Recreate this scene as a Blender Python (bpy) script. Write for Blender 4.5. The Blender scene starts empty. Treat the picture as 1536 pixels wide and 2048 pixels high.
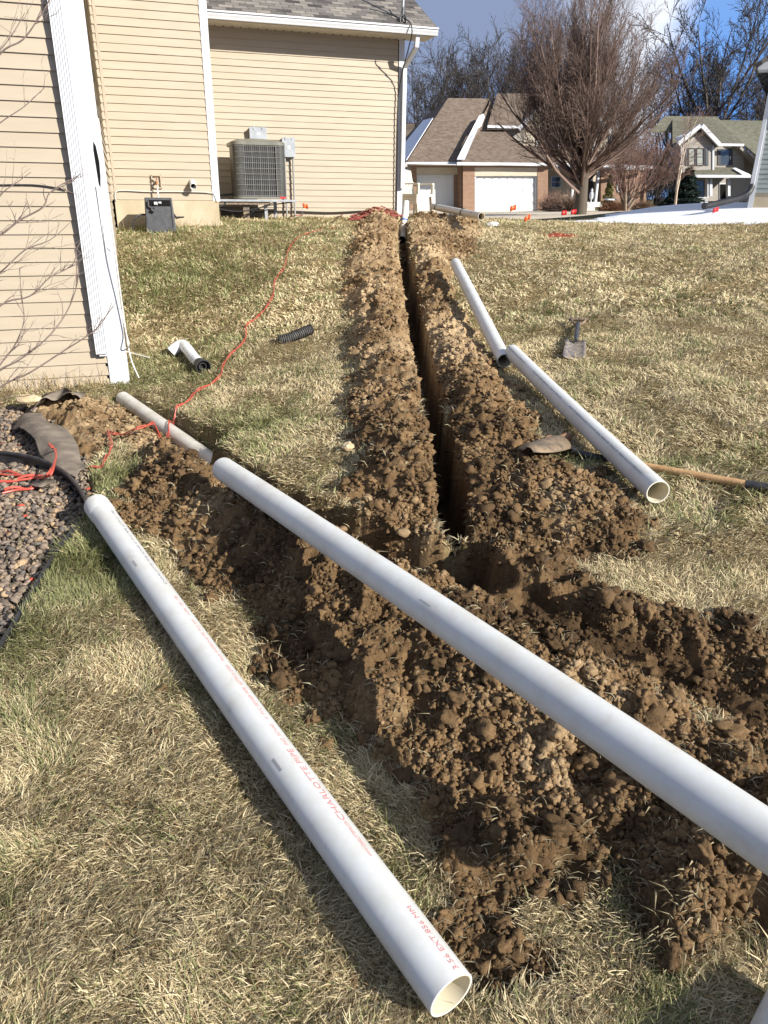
import bpy, math, random
import numpy as np
from mathutils import Vector, Matrix

random.seed(7)
RNG = np.random.default_rng(11)
C = bpy.context.scene.collection
SC = bpy.context.scene

# ------------------------------------------------------------------ camera
CAMZ = 1.65
PITCH = math.radians(22.6)
ROLL = math.radians(0.55)
FPX = 1500.0            # focal length in pixels of the 1536 x 2048 frame
cam_data = bpy.data.cameras.new('camera')
cam = bpy.data.objects.new('camera', cam_data)
C.objects.link(cam)
cam_data.sensor_fit = 'VERTICAL'
cam_data.sensor_height = 36.0
cam_data.lens = FPX * 36.0 / 2048.0
cam_data.clip_start = 0.05
cam_data.clip_end = 2000
R_CAM = Matrix.Rotation(math.pi / 2 - PITCH, 3, 'X') @ Matrix.Rotation(ROLL, 3, 'Z')
cam.rotation_euler = R_CAM.to_euler()
cam.location = (0, 0, CAMZ)
SC.camera = cam

# ------------------------------------------------------------------ light
SUN_AZ = math.radians(127)      # clockwise from +Y
SUN_EL = math.radians(27)
sd = Vector((math.sin(SUN_AZ) * math.cos(SUN_EL), math.cos(SUN_AZ) * math.cos(SUN_EL), math.sin(SUN_EL)))
ld = bpy.data.lights.new('sun', 'SUN')
ld.energy = 5.0
ld.angle = math.radians(0.53)
ld.color = (1.0, 0.95, 0.87)
lo = bpy.data.objects.new('sun', ld)
lo.rotation_euler = sd.to_track_quat('Z', 'Y').to_euler()
lo.location = (10, -8, 12)
C.objects.link(lo)

world = bpy.data.worlds.new('World')
SC.world = world
world.use_nodes = True
wn = world.node_tree
wn.nodes.clear()
def wnode(t, **k):
    n = wn.nodes.new(t)
    for a, b in k.items():
        setattr(n, a, b)
    return n
w_out = wnode('ShaderNodeOutputWorld')
w_bg = wnode('ShaderNodeBackground')
w_bg.inputs['Strength'].default_value = 0.095
w_sky = wnode('ShaderNodeTexSky', sky_type='NISHITA')
w_sky.sun_disc = False
w_sky.sun_elevation = SUN_EL
w_sky.sun_rotation = SUN_AZ
w_sky.dust_density = 0.3
w_sky.ozone_density = 3.0
w_sky.air_density = 1.0
w_hs = wnode('ShaderNodeHueSaturation')
w_hs.inputs['Saturation'].default_value = 0.62
w_hs.inputs['Value'].default_value = 0.85
wn.links.new(w_sky.outputs[0], w_hs.inputs['Color'])
w_tc = wnode('ShaderNodeTexCoord')
w_map = wnode('ShaderNodeMapping')
w_map.inputs['Scale'].default_value = (3.0, 3.0, 7.0)
w_map.inputs['Location'].default_value = (0.35, 0.0, 0.2)
wn.links.new(w_tc.outputs['Generated'], w_map.inputs['Vector'])
w_no = wnode('ShaderNodeTexNoise')
w_no.inputs['Scale'].default_value = 1.0
w_no.inputs['Detail'].default_value = 7
w_no.inputs['Roughness'].default_value = 0.5
wn.links.new(w_map.outputs[0], w_no.inputs['Vector'])
w_sep = wnode('ShaderNodeSeparateXYZ')
wn.links.new(w_tc.outputs['Generated'], w_sep.inputs[0])
# the bank of cloud stands to the left of the open blue sky
w_mr = wnode('ShaderNodeMapRange')
w_mr.inputs['From Min'].default_value = 0.26
w_mr.inputs['From Max'].default_value = 0.40
w_mr.inputs['To Min'].default_value = 0.30
w_mr.inputs['To Max'].default_value = -0.16
wn.links.new(w_sep.outputs['X'], w_mr.inputs['Value'])
w_add = wnode('ShaderNodeMath', operation='ADD')
wn.links.new(w_no.outputs['Fac'], w_add.inputs[0])
wn.links.new(w_mr.outputs[0], w_add.inputs[1])
w_hz = wnode('ShaderNodeMapRange')
w_hz.inputs['From Min'].default_value = 0.06
w_hz.inputs['From Max'].default_value = 0.15
w_hz.inputs['To Min'].default_value = -0.22
w_hz.inputs['To Max'].default_value = 0.0
wn.links.new(w_sep.outputs['Z'], w_hz.inputs['Value'])
w_add2 = wnode('ShaderNodeMath', operation='ADD')
wn.links.new(w_add.outputs[0], w_add2.inputs[0])
wn.links.new(w_hz.outputs[0], w_add2.inputs[1])
w_rp = wnode('ShaderNodeValToRGB')
w_rp.color_ramp.elements[0].position = 0.50
w_rp.color_ramp.elements[1].position = 0.66
wn.links.new(w_add2.outputs[0], w_rp.inputs['Fac'])
w_rc = wnode('ShaderNodeValToRGB')       # cloud brightness: sunlit right edge, grey-blue body
w_rc.color_ramp.elements[0].position = 0.17
w_rc.color_ramp.elements[0].color = (1.7, 2.15, 3.3, 1)
w_rc.color_ramp.elements[1].position = 0.33
w_rc.color_ramp.elements[1].color = (7.5, 7.7, 8.1, 1)
wn.links.new(w_sep.outputs['X'], w_rc.inputs['Fac'])
w_mix = wnode('ShaderNodeMixRGB')
wn.links.new(w_rp.outputs['Color'], w_mix.inputs['Fac'])
# clear deep blue low down in the north-west
w_lz = wnode('ShaderNodeMapRange'); w_lz.inputs['From Min'].default_value = 0.10; w_lz.inputs['From Max'].default_value = 0.42
w_lz.inputs['To Min'].default_value = 0.92; w_lz.inputs['To Max'].default_value = 0.0
wn.links.new(w_sep.outputs['Z'], w_lz.inputs['Value'])
w_blue = wnode('ShaderNodeMixRGB'); w_blue.inputs['Color2'].default_value = (0.7, 2.3, 6.2, 1)
wn.links.new(w_lz.outputs[0], w_blue.inputs['Fac']); wn.links.new(w_hs.outputs['Color'], w_blue.inputs['Color1'])
wn.links.new(w_blue.outputs['Color'], w_mix.inputs['Color1'])
wn.links.new(w_rc.outputs['Color'], w_mix.inputs['Color2'])
wn.links.new(w_mix.outputs['Color'], w_bg.inputs['Color'])
wn.links.new(w_bg.outputs[0], w_out.inputs[0])

SC.view_settings.view_transform = 'Standard'
SC.view_settings.look = 'None'
SC.view_settings.gamma = 1.0
SC.view_settings.use_curve_mapping = False
SC.view_settings.exposure = 0.79
SC.render.engine = 'CYCLES'
SC.cycles.max_bounces = 6
SC.cycles.diffuse_bounces = 3
SC.cycles.glossy_bounces = 2
SC.cycles.transmission_bounces = 3

# ------------------------------------------------------------------ survey helpers
def ray(px, py):
    return R_CAM @ Vector(((px - 768) / FPX, (1024 - py) / FPX, -1.0))
def at_y(px, py, Y):                 # the point of that sight line Y metres ahead
    r = ray(px, py)
    t = Y / r.y
    return Vector((r.x * t, Y, CAMZ + r.z * t))
def at_z(px, py, z):
    r = ray(px, py)
    t = (z - CAMZ) / r.z
    return Vector((r.x * t, r.y * t, z))
def to_px(p):
    v = R_CAM.transposed() @ (Vector(p) - Vector((0, 0, CAMZ)))
    return 768 + FPX * v.x / -v.z, 1024 - FPX * v.y / -v.z

# ------------------------------------------------------------------ noise
def _hash(ix, iy, seed):
    h = (ix.astype(np.int64) * 374761393 + iy.astype(np.int64) * 668265263 + seed * 1442695041) & 0xFFFFFFFF
    h = ((h ^ (h >> 13)) * 1274126177) & 0xFFFFFFFF
    h = (h ^ (h >> 16)) & 0xFFFFFFFF
    return h / 4294967295.0
def vnoise(x, y, seed=0):
    x = np.asarray(x, float); y = np.asarray(y, float)
    ix = np.floor(x); iy = np.floor(y)
    fx = x - ix; fy = y - iy
    fx = fx * fx * (3 - 2 * fx); fy = fy * fy * (3 - 2 * fy)
    a = _hash(ix, iy, seed); b = _hash(ix + 1, iy, seed)
    c = _hash(ix, iy + 1, seed); d = _hash(ix + 1, iy + 1, seed)
    return (a * (1 - fx) + b * fx) * (1 - fy) + (c * (1 - fx) + d * fx) * fy
def fbm(x, y, seed=0, octv=4, gain=0.5):
    s = 0; a = 1; t = 0
    for k in range(octv):
        s = s + a * vnoise(x * 2 ** k + 13.7 * k, y * 2 ** k - 7.1 * k, seed + k)
        t += a; a *= gain
    return s / t
def lumps(x, y, seed=0):             # rounded lumps of random height, one per cell
    ix = np.floor(x); iy = np.floor(y)
    best = np.zeros_like(x)
    for dx in (-1, 0, 1):
        for dy in (-1, 0, 1):
            cx = ix + dx; cy = iy + dy
            qx = cx + 0.15 + 0.7 * _hash(cx, cy, seed); qy = cy + 0.15 + 0.7 * _hash(cx, cy, seed + 1)
            r = 0.38 + 0.45 * _hash(cx, cy, seed + 2)
            d2 = ((x - qx) ** 2 + (y - qy) ** 2) / (r * r)
            best = np.maximum(best, np.sqrt(np.clip(1 - d2, 0, 1)) * r)
    return best
def sstep(a, b, x):
    t = np.clip((x - a) / (b - a), 0, 1)
    return t * t * (3 - 2 * t)

# ------------------------------------------------------------------ the lie of the land (smooth base)
_cp = np.array([
    (-2, -1, -.05), (2, -1, .0), (-1.2, .6, -.04), (1.2, .6, .02), (.15, 1.2, -.01), (1.4, 1.6, .08),
    (-1.2, 3.3, .17), (-2.6, 3.2, .14), (-2.6, 5.0, .14), (-2.1, 6.2, .17), (-4.0, 5.6, .16), (-6, 4, .1), (-6, 1, 0),
    (1.3, 3.4, .30), (.95, 6.0, .46), (3.2, 3.4, .36), (3.8, 7, .66), (0, 4.6, .32),
    (-2.6, 8.5, .60), (-3.2, 11.5, 1.24), (-1.8, 13.2, 1.28), (-.8, 15, 1.31), (.3, 15.7, 1.33), (-7, 12, 1.2), (-9, 18, 1.3),
    (0.3, 9, .82), (0.3, 12.0, 1.19), (3, 10, .95), (5.2, 10.5, .97), (8, 8, .8),
    (2.5, 14.5, 1.25), (5.5, 14, 1.20), (9, 14, 1.3), (1, 18, 1.31), (0, 22, 1.2), (3.6, 20, 1.12),
    (8.5, 18.8, 1.52), (12, 18, 1.6), (8.6, 24, 1.56), (10, 21, 1.62), (6.7, 26, 1.22), (5.3, 28, 1.0), (12, 26, 1.55),
    (0, 30, .95), (-10, 32, .95), (9, 36, 1.15), (0, 42, .95), (-12, 48, .97), (0, 54, .97), (9, 54, .98), (20, 50, 1.3), (18, 62, 1.38), (28, 62, 1.4),
    (-40, 60, 1), (-40, 20, 1), (-30, 0, .2), (30, 0, .6), (40, 30, 1.6), (60, 60, 1.4), (0, 100, 1.3), (-60, 100, 1.2), (60, 110, 1.4),
    (0, -20, -.6), (0, 200, 1.5), (-150, 200, 1.5), (150, 200, 1.5), (-150, 0, 0), (150, 0, .5)])
_S = 10.0
def _tps(d):
    return d
def _fit():
    P = _cp[:, :2] / _S
    n = len(P)
    D = np.sqrt(((P[:, None] - P[None]) ** 2).sum(-1) + 0.01)
    A = np.zeros((n + 3, n + 3))
    A[:n, :n] = D + 0.002 * np.eye(n) * -1
    A[:n, n] = 1; A[:n, n + 1:n + 3] = P
    A[n, :n] = 1; A[n + 1:n + 3, :n] = P.T
    b = np.zeros(n + 3); b[:n] = _cp[:, 2]
    return np.linalg.solve(A, b)
_w = _fit()
def base_h(X, Y):
    X = np.asarray(X, float); Y = np.asarray(Y, float)
    s = _w[-3] + _w[-2] * X / _S + _w[-1] * Y / _S
    for (px, py, _z), w in zip(_cp, _w[:-3]):
        s = s + w * np.sqrt(((X - px) / _S) ** 2 + ((Y - py) / _S) ** 2 + 0.01)
    return s
def G(px, py, lift=0.0):             # where that sight line meets the (smooth) ground
    r = ray(px, py)
    ts = np.geomspace(0.6, 260, 900)
    zz = CAMZ + r.z * ts - (base_h(r.x * ts, r.y * ts) + lift)
    k = np.argmax(zz < 0)
    if zz[k] >= 0:
        k = len(ts) - 1
    a, b = ts[max(k - 1, 0)], ts[k]
    for _ in range(20):
        m = (a + b) / 2
        if CAMZ + r.z * m - (float(base_h(r.x * m, r.y * m)) + lift) < 0: b = m
        else: a = m
    return Vector((r.x * b, r.y * b, CAMZ + r.z * b))
def GP(pts):
    return np.array([tuple(G(x, y)[:2]) for x, y in pts])

# ------------------------------------------------------------------ object helpers
def tag(o, label=None, cat=None, group=None, kind=None):
    if label: o['label'] = label
    if cat: o['category'] = cat
    if group: o['group'] = group
    if kind: o['kind'] = kind
    return o
def thing(name, label, cat, loc=(0, 0, 0), group=None):
    o = bpy.data.objects.new(name, None)
    o.empty_display_size = 0.1
    C.objects.link(o)
    o.location = loc
    return tag(o, label, cat, group)
def copy_tree(o, parent=None):
    c = o.copy(); C.objects.link(c); c.parent = parent
    for ch in [x for x in SC.collection.objects if x.parent == o]:
        copy_tree(ch, c)
    return c
def world_loc(o):
    v = Vector((0, 0, 0))
    while o is not None:
        v += Vector(o.location); o = o.parent
    return v

class MB:
    """collects vertices and faces of one mesh (world coordinates)"""
    def __init__(s):
        s.v = []; s.f = []; s.m = []; s.cur = 0
    def add(s, vs, fs):
        b = len(s.v)
        s.v += [tuple(p) for p in vs]
        for f in fs:
            s.f.append(tuple(i + b for i in f)); s.m.append(s.cur)
    def quad(s, a, b, c, d): s.add([a, b, c, d], [(0, 1, 2, 3)])
    def poly(s, pts): s.add(pts, [tuple(range(len(pts)))])
    def box(s, o, x, y, z):         # corner o and three edge vectors
        o, x, y, z = map(Vector, (o, x, y, z))
        vs = [o, o + x, o + x + y, o + y, o + z, o + x + z, o + x + y + z, o + y + z]
        if x.cross(y).dot(z) < 0:
            s.add(vs, [(0, 1, 2, 3), (4, 7, 6, 5), (0, 4, 5, 1), (1, 5, 6, 2), (2, 6, 7, 3), (3, 7, 4, 0)])
        else:
            s.add(vs, [(0, 3, 2, 1), (4, 5, 6, 7), (0, 1, 5, 4), (1, 2, 6, 5), (2, 3, 7, 6), (3, 0, 4, 7)])
    def slab(s, pts, th):           # polygon given thickness vector th
        th = Vector(th); pts = [Vector(p) for p in pts]; n = len(pts)
        vs = pts + [p + th for p in pts]
        fs = [tuple(range(n)), tuple(range(2 * n - 1, n - 1, -1))]
        fs += [(i, i + n, (i + 1) % n + n, (i + 1) % n) for i in range(n)]
        s.add(vs, fs)
    def tube(s, pts, rad, n=10, caps=True, squash=None):
        pts = [Vector(p) for p in pts]
        if not hasattr(rad, '__len__'): rad = [rad] * len(pts)
        t0 = (pts[1] - pts[0]).normalized()
        up = Vector((0, 0, 1)) if abs(t0.z) < 0.9 else Vector((1, 0, 0))
        nx = t0.cross(up).normalized()
        vs = []
        for i, p in enumerate(pts):
            if i == 0: t = pts[1] - pts[0]
            elif i == len(pts) - 1: t = pts[-1] - pts[-2]
            else: t = (pts[i + 1] - pts[i]).normalized() + (pts[i] - pts[i - 1]).normalized()
            t = t.normalized() if t.length > 1e-9 else t0
            nx = (nx - t * nx.dot(t)).normalized(); ny = t.cross(nx)
            for k in range(n):
                a = 2 * math.pi * k / n
                vs.append(p + (nx * math.cos(a) + ny * math.sin(a)) * rad[i])
        fs = []
        for i in range(len(pts) - 1):
            for k in range(n):
                a = i * n + k; b = i * n + (k + 1) % n
                fs.append((a, b, b + n, a + n))
        if caps:
            fs.append(tuple(range(n - 1, -1, -1)))
            fs.append(tuple((len(pts) - 1) * n + k for k in range(n)))
        s.add(vs, fs)
    def lathe(s, o, ax, prof, n=40, side=None):
        o, ax = Vector(o), Vector(ax).normalized()
        if side is None:
            side = ax.cross(Vector((0, 0, 1)) if abs(ax.z) < .9 else Vector((1, 0, 0)))
        side = side.normalized(); up = side.cross(ax)
        vs = [o + ax * t + (side * math.cos(2 * math.pi * k / n) + up * math.sin(2 * math.pi * k / n)) * r for t, r in prof for k in range(n)]
        s.add(vs, [(i * n + k, i * n + (k + 1) % n, (i + 1) * n + (k + 1) % n, (i + 1) * n + k) for i in range(len(prof) - 1) for k in range(n)])
    def build(s, name, mat, parent=None, smooth=False, bevel=0, uv=None):
        me = bpy.data.meshes.new(name)
        loc = world_loc(parent) if parent is not None else Vector((0, 0, 0))
        me.from_pydata([(x - loc.x, y - loc.y, z - loc.z) for x, y, z in s.v], [], s.f)
        mats = mat if isinstance(mat, (list, tuple)) else [mat]
        for m in mats: me.materials.append(m)
        if len(mats) > 1: me.polygons.foreach_set('material_index', s.m)
        if smooth:
            me.polygons.foreach_set('use_smooth', [True] * len(me.polygons))
            try: me.set_sharp_from_angle(angle=math.radians(38))
            except Exception: pass
        me.update()
        o = bpy.data.objects.new(name, me); C.objects.link(o); o.parent = parent
        if bevel:
            b = o.modifiers.new('edge', 'BEVEL'); b.width = bevel; b.segments = 2; b.limit_method = 'ANGLE'
        return o

def np_mesh(name, verts, loops, starts, totals, mat, parent=None, col=None, smooth=None):
    """a big mesh straight from numpy arrays"""
    me = bpy.data.meshes.new(name)
    me.vertices.add(len(verts)); me.vertices.foreach_set('co', np.ascontiguousarray(verts, np.float32).ravel())
    me.loops.add(len(loops)); me.loops.foreach_set('vertex_index', np.ascontiguousarray(loops, np.int32))
    me.polygons.add(len(starts)); me.polygons.foreach_set('loop_start', np.ascontiguousarray(starts, np.int32))
    me.polygons.foreach_set('loop_total', np.ascontiguousarray(totals, np.int32))
    if smooth: me.polygons.foreach_set('use_smooth', np.ones(len(starts), bool))
    me.update(calc_edges=True)
    if col is not None:
        a = me.color_attributes.new('col', 'FLOAT_COLOR', 'POINT')
        c4 = np.ones((len(verts), 4), np.float32); c4[:, :3] = col
        a.data.foreach_set('color', c4.ravel())
    me.materials.append(mat)
    o = bpy.data.objects.new(name, me); C.objects.link(o); o.parent = parent
    return o

def prisms(P0, P1, R0, R1, k=3):
    """many separate tapered k-sided sticks -> verts, loops, starts, totals"""
    P0 = np.asarray(P0, float); P1 = np.asarray(P1, float); R0 = np.asarray(R0, float); R1 = np.asarray(R1, float)
    n = len(P0)
    t = P1 - P0; L = np.linalg.norm(t, axis=1, keepdims=True) + 1e-9; t = t / L
    ref = np.where(np.abs(t[:, 2:3]) < 0.9, np.array([[0, 0, 1.0]]), np.array([[1.0, 0, 0]]))
    nx = np.cross(t, ref); nx /= np.linalg.norm(nx, axis=1, keepdims=True) + 1e-9
    ny = np.cross(t, nx)
    vs = np.zeros((n, 2 * k, 3))
    for j in range(k):
        a = 2 * math.pi * j / k
        d = nx * math.cos(a) + ny * math.sin(a)
        vs[:, j] = P0 + d * R0[:, None]
        vs[:, j + k] = P1 + d * R1[:, None]
    q = np.array([[j, (j + 1) % k, (j + 1) % k + k, j + k] for j in range(k)]).ravel()
    loops = (np.arange(n)[:, None] * 2 * k + q[None]).ravel()
    totals = np.full(n * k, 4); starts = np.arange(n * k) * 4
    return vs.reshape(-1, 3), loops, starts, totals

# ------------------------------------------------------------------ materials
def mat(name, col=(.5, .5, .5), rough=0.7, metal=0.0, spec=0.5):
    m = bpy.data.materials.new(name); m.use_nodes = True
    b = m.node_tree.nodes['Principled BSDF']
    b.inputs['Base Color'].default_value = (*col, 1)
    b.inputs['Roughness'].default_value = rough
    b.inputs['Metallic'].default_value = metal
    b.inputs['Specular IOR Level'].default_value = spec
    return m
def N(m, t, **k):
    n = m.node_tree.nodes.new(t)
    for a, b in k.items(): setattr(n, a, b)
    return n
def L(m, a, b): m.node_tree.links.new(a, b)
def bsdf(m): return m.node_tree.nodes['Principled BSDF']
def coords(m, scale=(1, 1, 1), obj=True):
    t = N(m, 'ShaderNodeTexCoord'); mp = N(m, 'ShaderNodeMapping')
    mp.inputs['Scale'].default_value = scale
    L(m, t.outputs['Object' if obj else 'Generated'], mp.inputs['Vector'])
    return mp.outputs[0]
def noisy(m, c1, c2, scale=5, detail=5, lo=0.35, hi=0.65, stretch=(1, 1, 1), bump=0.0, bscale=40, bdist=0.01, rough=None):
    """colour wandering between c1 and c2, plus fine bump"""
    v = coords(m, stretch)
    n = N(m, 'ShaderNodeTexNoise'); n.inputs['Scale'].default_value = scale; n.inputs['Detail'].default_value = detail
    L(m, v, n.inputs['Vector'])
    r = N(m, 'ShaderNodeValToRGB')
    r.color_ramp.elements[0].position = lo; r.color_ramp.elements[1].position = hi
    r.color_ramp.elements[0].color = (*c1, 1); r.color_ramp.elements[1].color = (*c2, 1)
    L(m, n.outputs['Fac'], r.inputs['Fac'])
    L(m, r.outputs['Color'], bsdf(m).inputs['Base Color'])
    if bump:
        n2 = N(m, 'ShaderNodeTexNoise'); n2.inputs['Scale'].default_value = bscale; n2.inputs['Detail'].default_value = 6
        L(m, v, n2.inputs['Vector'])
        bp = N(m, 'ShaderNodeBump'); bp.inputs['Strength'].default_value = bump; bp.inputs['Distance'].default_value = bdist
        L(m, n2.outputs['Fac'], bp.inputs['Height']); L(m, bp.outputs[0], bsdf(m).inputs['Normal'])
    if rough:
        mr = N(m, 'ShaderNodeMapRange'); mr.inputs['To Min'].default_value = rough[0]; mr.inputs['To Max'].default_value = rough[1]
        L(m, n.outputs['Fac'], mr.inputs['Value']); L(m, mr.outputs[0], bsdf(m).inputs['Roughness'])
    return m
def attr_mat(name, rough=0.9, trans=0.0, bump=0.0, bscale=60, bdist=0.01, spec=0.2, speck=None):
    """base colour from the mesh's own 'col' attribute"""
    m = mat(name, rough=rough, spec=spec)
    a = N(m, 'ShaderNodeAttribute', attribute_name='col')
    src = a.outputs['Color']
    if speck:
        v = coords(m)
        n = N(m, 'ShaderNodeTexNoise'); n.inputs['Scale'].default_value = speck[0]; n.inputs['Detail'].default_value = 6; n.inputs['Roughness'].default_value = .7
        L(m, v, n.inputs['Vector'])
        mr = N(m, 'ShaderNodeMapRange'); mr.inputs['From Min'].default_value = .3; mr.inputs['From Max'].default_value = .7
        mr.inputs['To Min'].default_value = speck[1]; mr.inputs['To Max'].default_value = speck[2]
        L(m, n.outputs['Fac'], mr.inputs['Value'])
        mx = N(m, 'ShaderNodeMixRGB', blend_type='MULTIPLY'); mx.inputs['Fac'].default_value = 1
        L(m, src, mx.inputs['Color1']); L(m, mr.outputs[0], mx.inputs['Color2'])
        src = mx.outputs['Color']
    L(m, src, bsdf(m).inputs['Base Color'])
    if bump:
        v = coords(m)
        n2 = N(m, 'ShaderNodeTexNoise'); n2.inputs['Scale'].default_value = bscale; n2.inputs['Detail'].default_value = 8; n2.inputs['Roughness'].default_value = .65
        L(m, v, n2.inputs['Vector'])
        bp = N(m, 'ShaderNodeBump'); bp.inputs['Strength'].default_value = bump; bp.inputs['Distance'].default_value = bdist
        L(m, n2.outputs['Fac'], bp.inputs['Height']); L(m, bp.outputs[0], bsdf(m).inputs['Normal'])
    if trans:
        t = N(m, 'ShaderNodeBsdfTranslucent'); L(m, src, t.inputs['Color'])
        mx = N(m, 'ShaderNodeMixShader'); mx.inputs['Fac'].default_value = trans
        L(m, bsdf(m).outputs[0], mx.inputs[1]); L(m, t.outputs[0], mx.inputs[2])
        L(m, mx.outputs[0], m.node_tree.nodes['Material Output'].inputs['Surface'])
    return m

M = {}
M['soil'] = attr_mat('soil', rough=0.95, bump=0.9, bscale=70, bdist=0.012, spec=0.15, speck=(45, .62, 1.35))
M['clod'] = attr_mat('clod', rough=0.93, bump=0.9, bscale=160, bdist=0.006, spec=0.2, speck=(120, .7, 1.3))
M['blade'] = attr_mat('blade', rough=0.62, trans=0.28, spec=0.35)
M['rock'] = attr_mat('rock', rough=0.85, bump=0.8, bscale=140, bdist=0.006, spec=0.3, speck=(90, .7, 1.3))
M['bark'] = attr_mat('bark', rough=0.9, spec=0.15)
M['siding'] = noisy(mat('cream_siding', rough=.55, spec=.35), (.365, .305, .222), (.393, .330, .245), scale=2.2, stretch=(1, 1, 7), bump=.12, bscale=14, bdist=.006)
M['siding_soffit'] = noisy(mat('soffit_panel', rough=.6), (.52, .48, .40), (.60, .56, .48), scale=6)
M['white_trim'] = noisy(mat('white_trim', rough=.42, spec=.45), (.50, .515, .53), (.55, .56, .57), scale=3, bump=.05, bscale=20, bdist=.004)
M['dirty_white'] = noisy(mat('dirty_white', rough=.5), (.58, .56, .50), (.72, .71, .67), scale=9)
M['concrete'] = noisy(mat('concrete_foundation', rough=.9, spec=.2), (.36, .30, .20), (.46, .39, .28), scale=3.5, stretch=(1, 1, .5), bump=.4, bscale=60)
M['driveway'] = noisy(mat('driveway_concrete', rough=.9, spec=.2), (.50, .43, .33), (.60, .52, .40), scale=.7, bump=.2, bscale=50)
M['snow'] = noisy(mat('snow', rough=.6, spec=.3), (.74, .76, .80), (.80, .81, .83), scale=1.5, bump=.5, bscale=5, bdist=.06)
M['grey_metal'] = noisy(mat('grey_metal', rough=.45, metal=.3), (.27, .285, .30), (.36, .375, .385), scale=9)
M['conduit'] = mat('grey_conduit', (.27, .27, .26), .5)
M['black'] = noisy(mat('black_plastic', rough=.45, spec=.45), (.018, .018, .02), (.035, .035, .038), scale=20, bump=.15, bscale=60)
M['dark_grey'] = noisy(mat('dark_grey_plastic', rough=.5), (.030, .031, .035), (.05, .052, .058), scale=14, bump=.1)
M['void'] = mat('dark_hollow', (.008, .008, .008), .9, spec=.1)
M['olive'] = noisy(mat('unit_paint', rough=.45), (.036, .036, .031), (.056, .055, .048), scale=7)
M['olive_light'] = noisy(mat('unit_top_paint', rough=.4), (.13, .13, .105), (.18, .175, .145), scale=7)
M['fin'] = mat('coil_fins', (.012, .013, .016), .6, metal=.3)
M['wire'] = mat('guard_wire', (.28, .275, .25), .5, metal=.2)
M['red_cord'] = noisy(mat('red_cord', rough=.45), (.40, .055, .035), (.50, .085, .055), scale=8)
M['dull_cord'] = noisy(mat('dull_red_cord', rough=.7), (.20, .045, .035), (.30, .07, .05), scale=20)
M['orange_flag'] = mat('orange_flag', (.85, .11, .02), .5)
M['red_flag'] = mat('red_flag', (.75, .02, .02), .5)
M['chair'] = noisy(mat('chair_plastic', rough=.5), (.56, .52, .43), (.64, .60, .51), scale=6)
M['wood'] = noisy(mat('handle_wood', rough=.6), (.42, .24, .10), (.56, .35, .17), scale=10, stretch=(1, 1, 1), bump=.2, bscale=80)
M['steel_dirty'] = noisy(mat('muddy_steel', rough=.6, metal=.0), (.10, .08, .06), (.24, .17, .10), scale=22, bump=.5, bscale=60)
M['spade_steel'] = noisy(mat('muddy_spade_steel', rough=.55), (.12, .11, .13), (.32, .26, .18), scale=26, bump=.5, bscale=70)
M['fabric'] = noisy(mat('landscape_fabric', rough=.9, spec=.15), (.15, .125, .10), (.235, .195, .155), scale=12, bump=.5, bscale=120)
M['galv'] = noisy(mat('white_metal_elbow', rough=.4), (.62, .63, .64), (.76, .77, .78), scale=25, bump=.2)
M['shutter'] = mat('shutter', (.05, .05, .055), .6)
M['cable'] = mat('black_cable', (.02, .02, .02), .5)
M['cable_white'] = mat('white_cable', (.60, .58, .54), .5)
M['glass'] = mat('window_glass', (.045, .055, .065), .08, spec=.9)
M['glass_pale'] = mat('window_with_blinds', (.30, .31, .26), .25, spec=.6)  # paler pane colour than the plain glass
M['brass'] = mat('brass', (.35, .16, .08), .4, metal=.6)
M['door_white'] = noisy(mat('white_garage_door', rough=.5), (.58, .60, .61), (.63, .645, .65), scale=1.5)
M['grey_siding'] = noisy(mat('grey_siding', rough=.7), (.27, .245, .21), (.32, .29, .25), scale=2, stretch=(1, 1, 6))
M['far_cream'] = noisy(mat('pale_siding', rough=.7), (.44, .38, .29), (.50, .44, .34), scale=2, stretch=(1, 1, 6))
M['green_siding'] = noisy(mat('sage_siding', rough=.6), (.22, .25, .235), (.26, .29, .27), scale=2, stretch=(1, 1, 6))
M['blue_print'] = mat('blue_print', (.03, .10, .42), .5)
M['billet_end'] = mat('sawn_end', (.22, .15, .10), .85)
M['stone'] = noisy(mat('pale_stone', rough=.85), (.44, .33, .19), (.58, .46, .30), scale=18, bump=.5, bscale=60)

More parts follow.
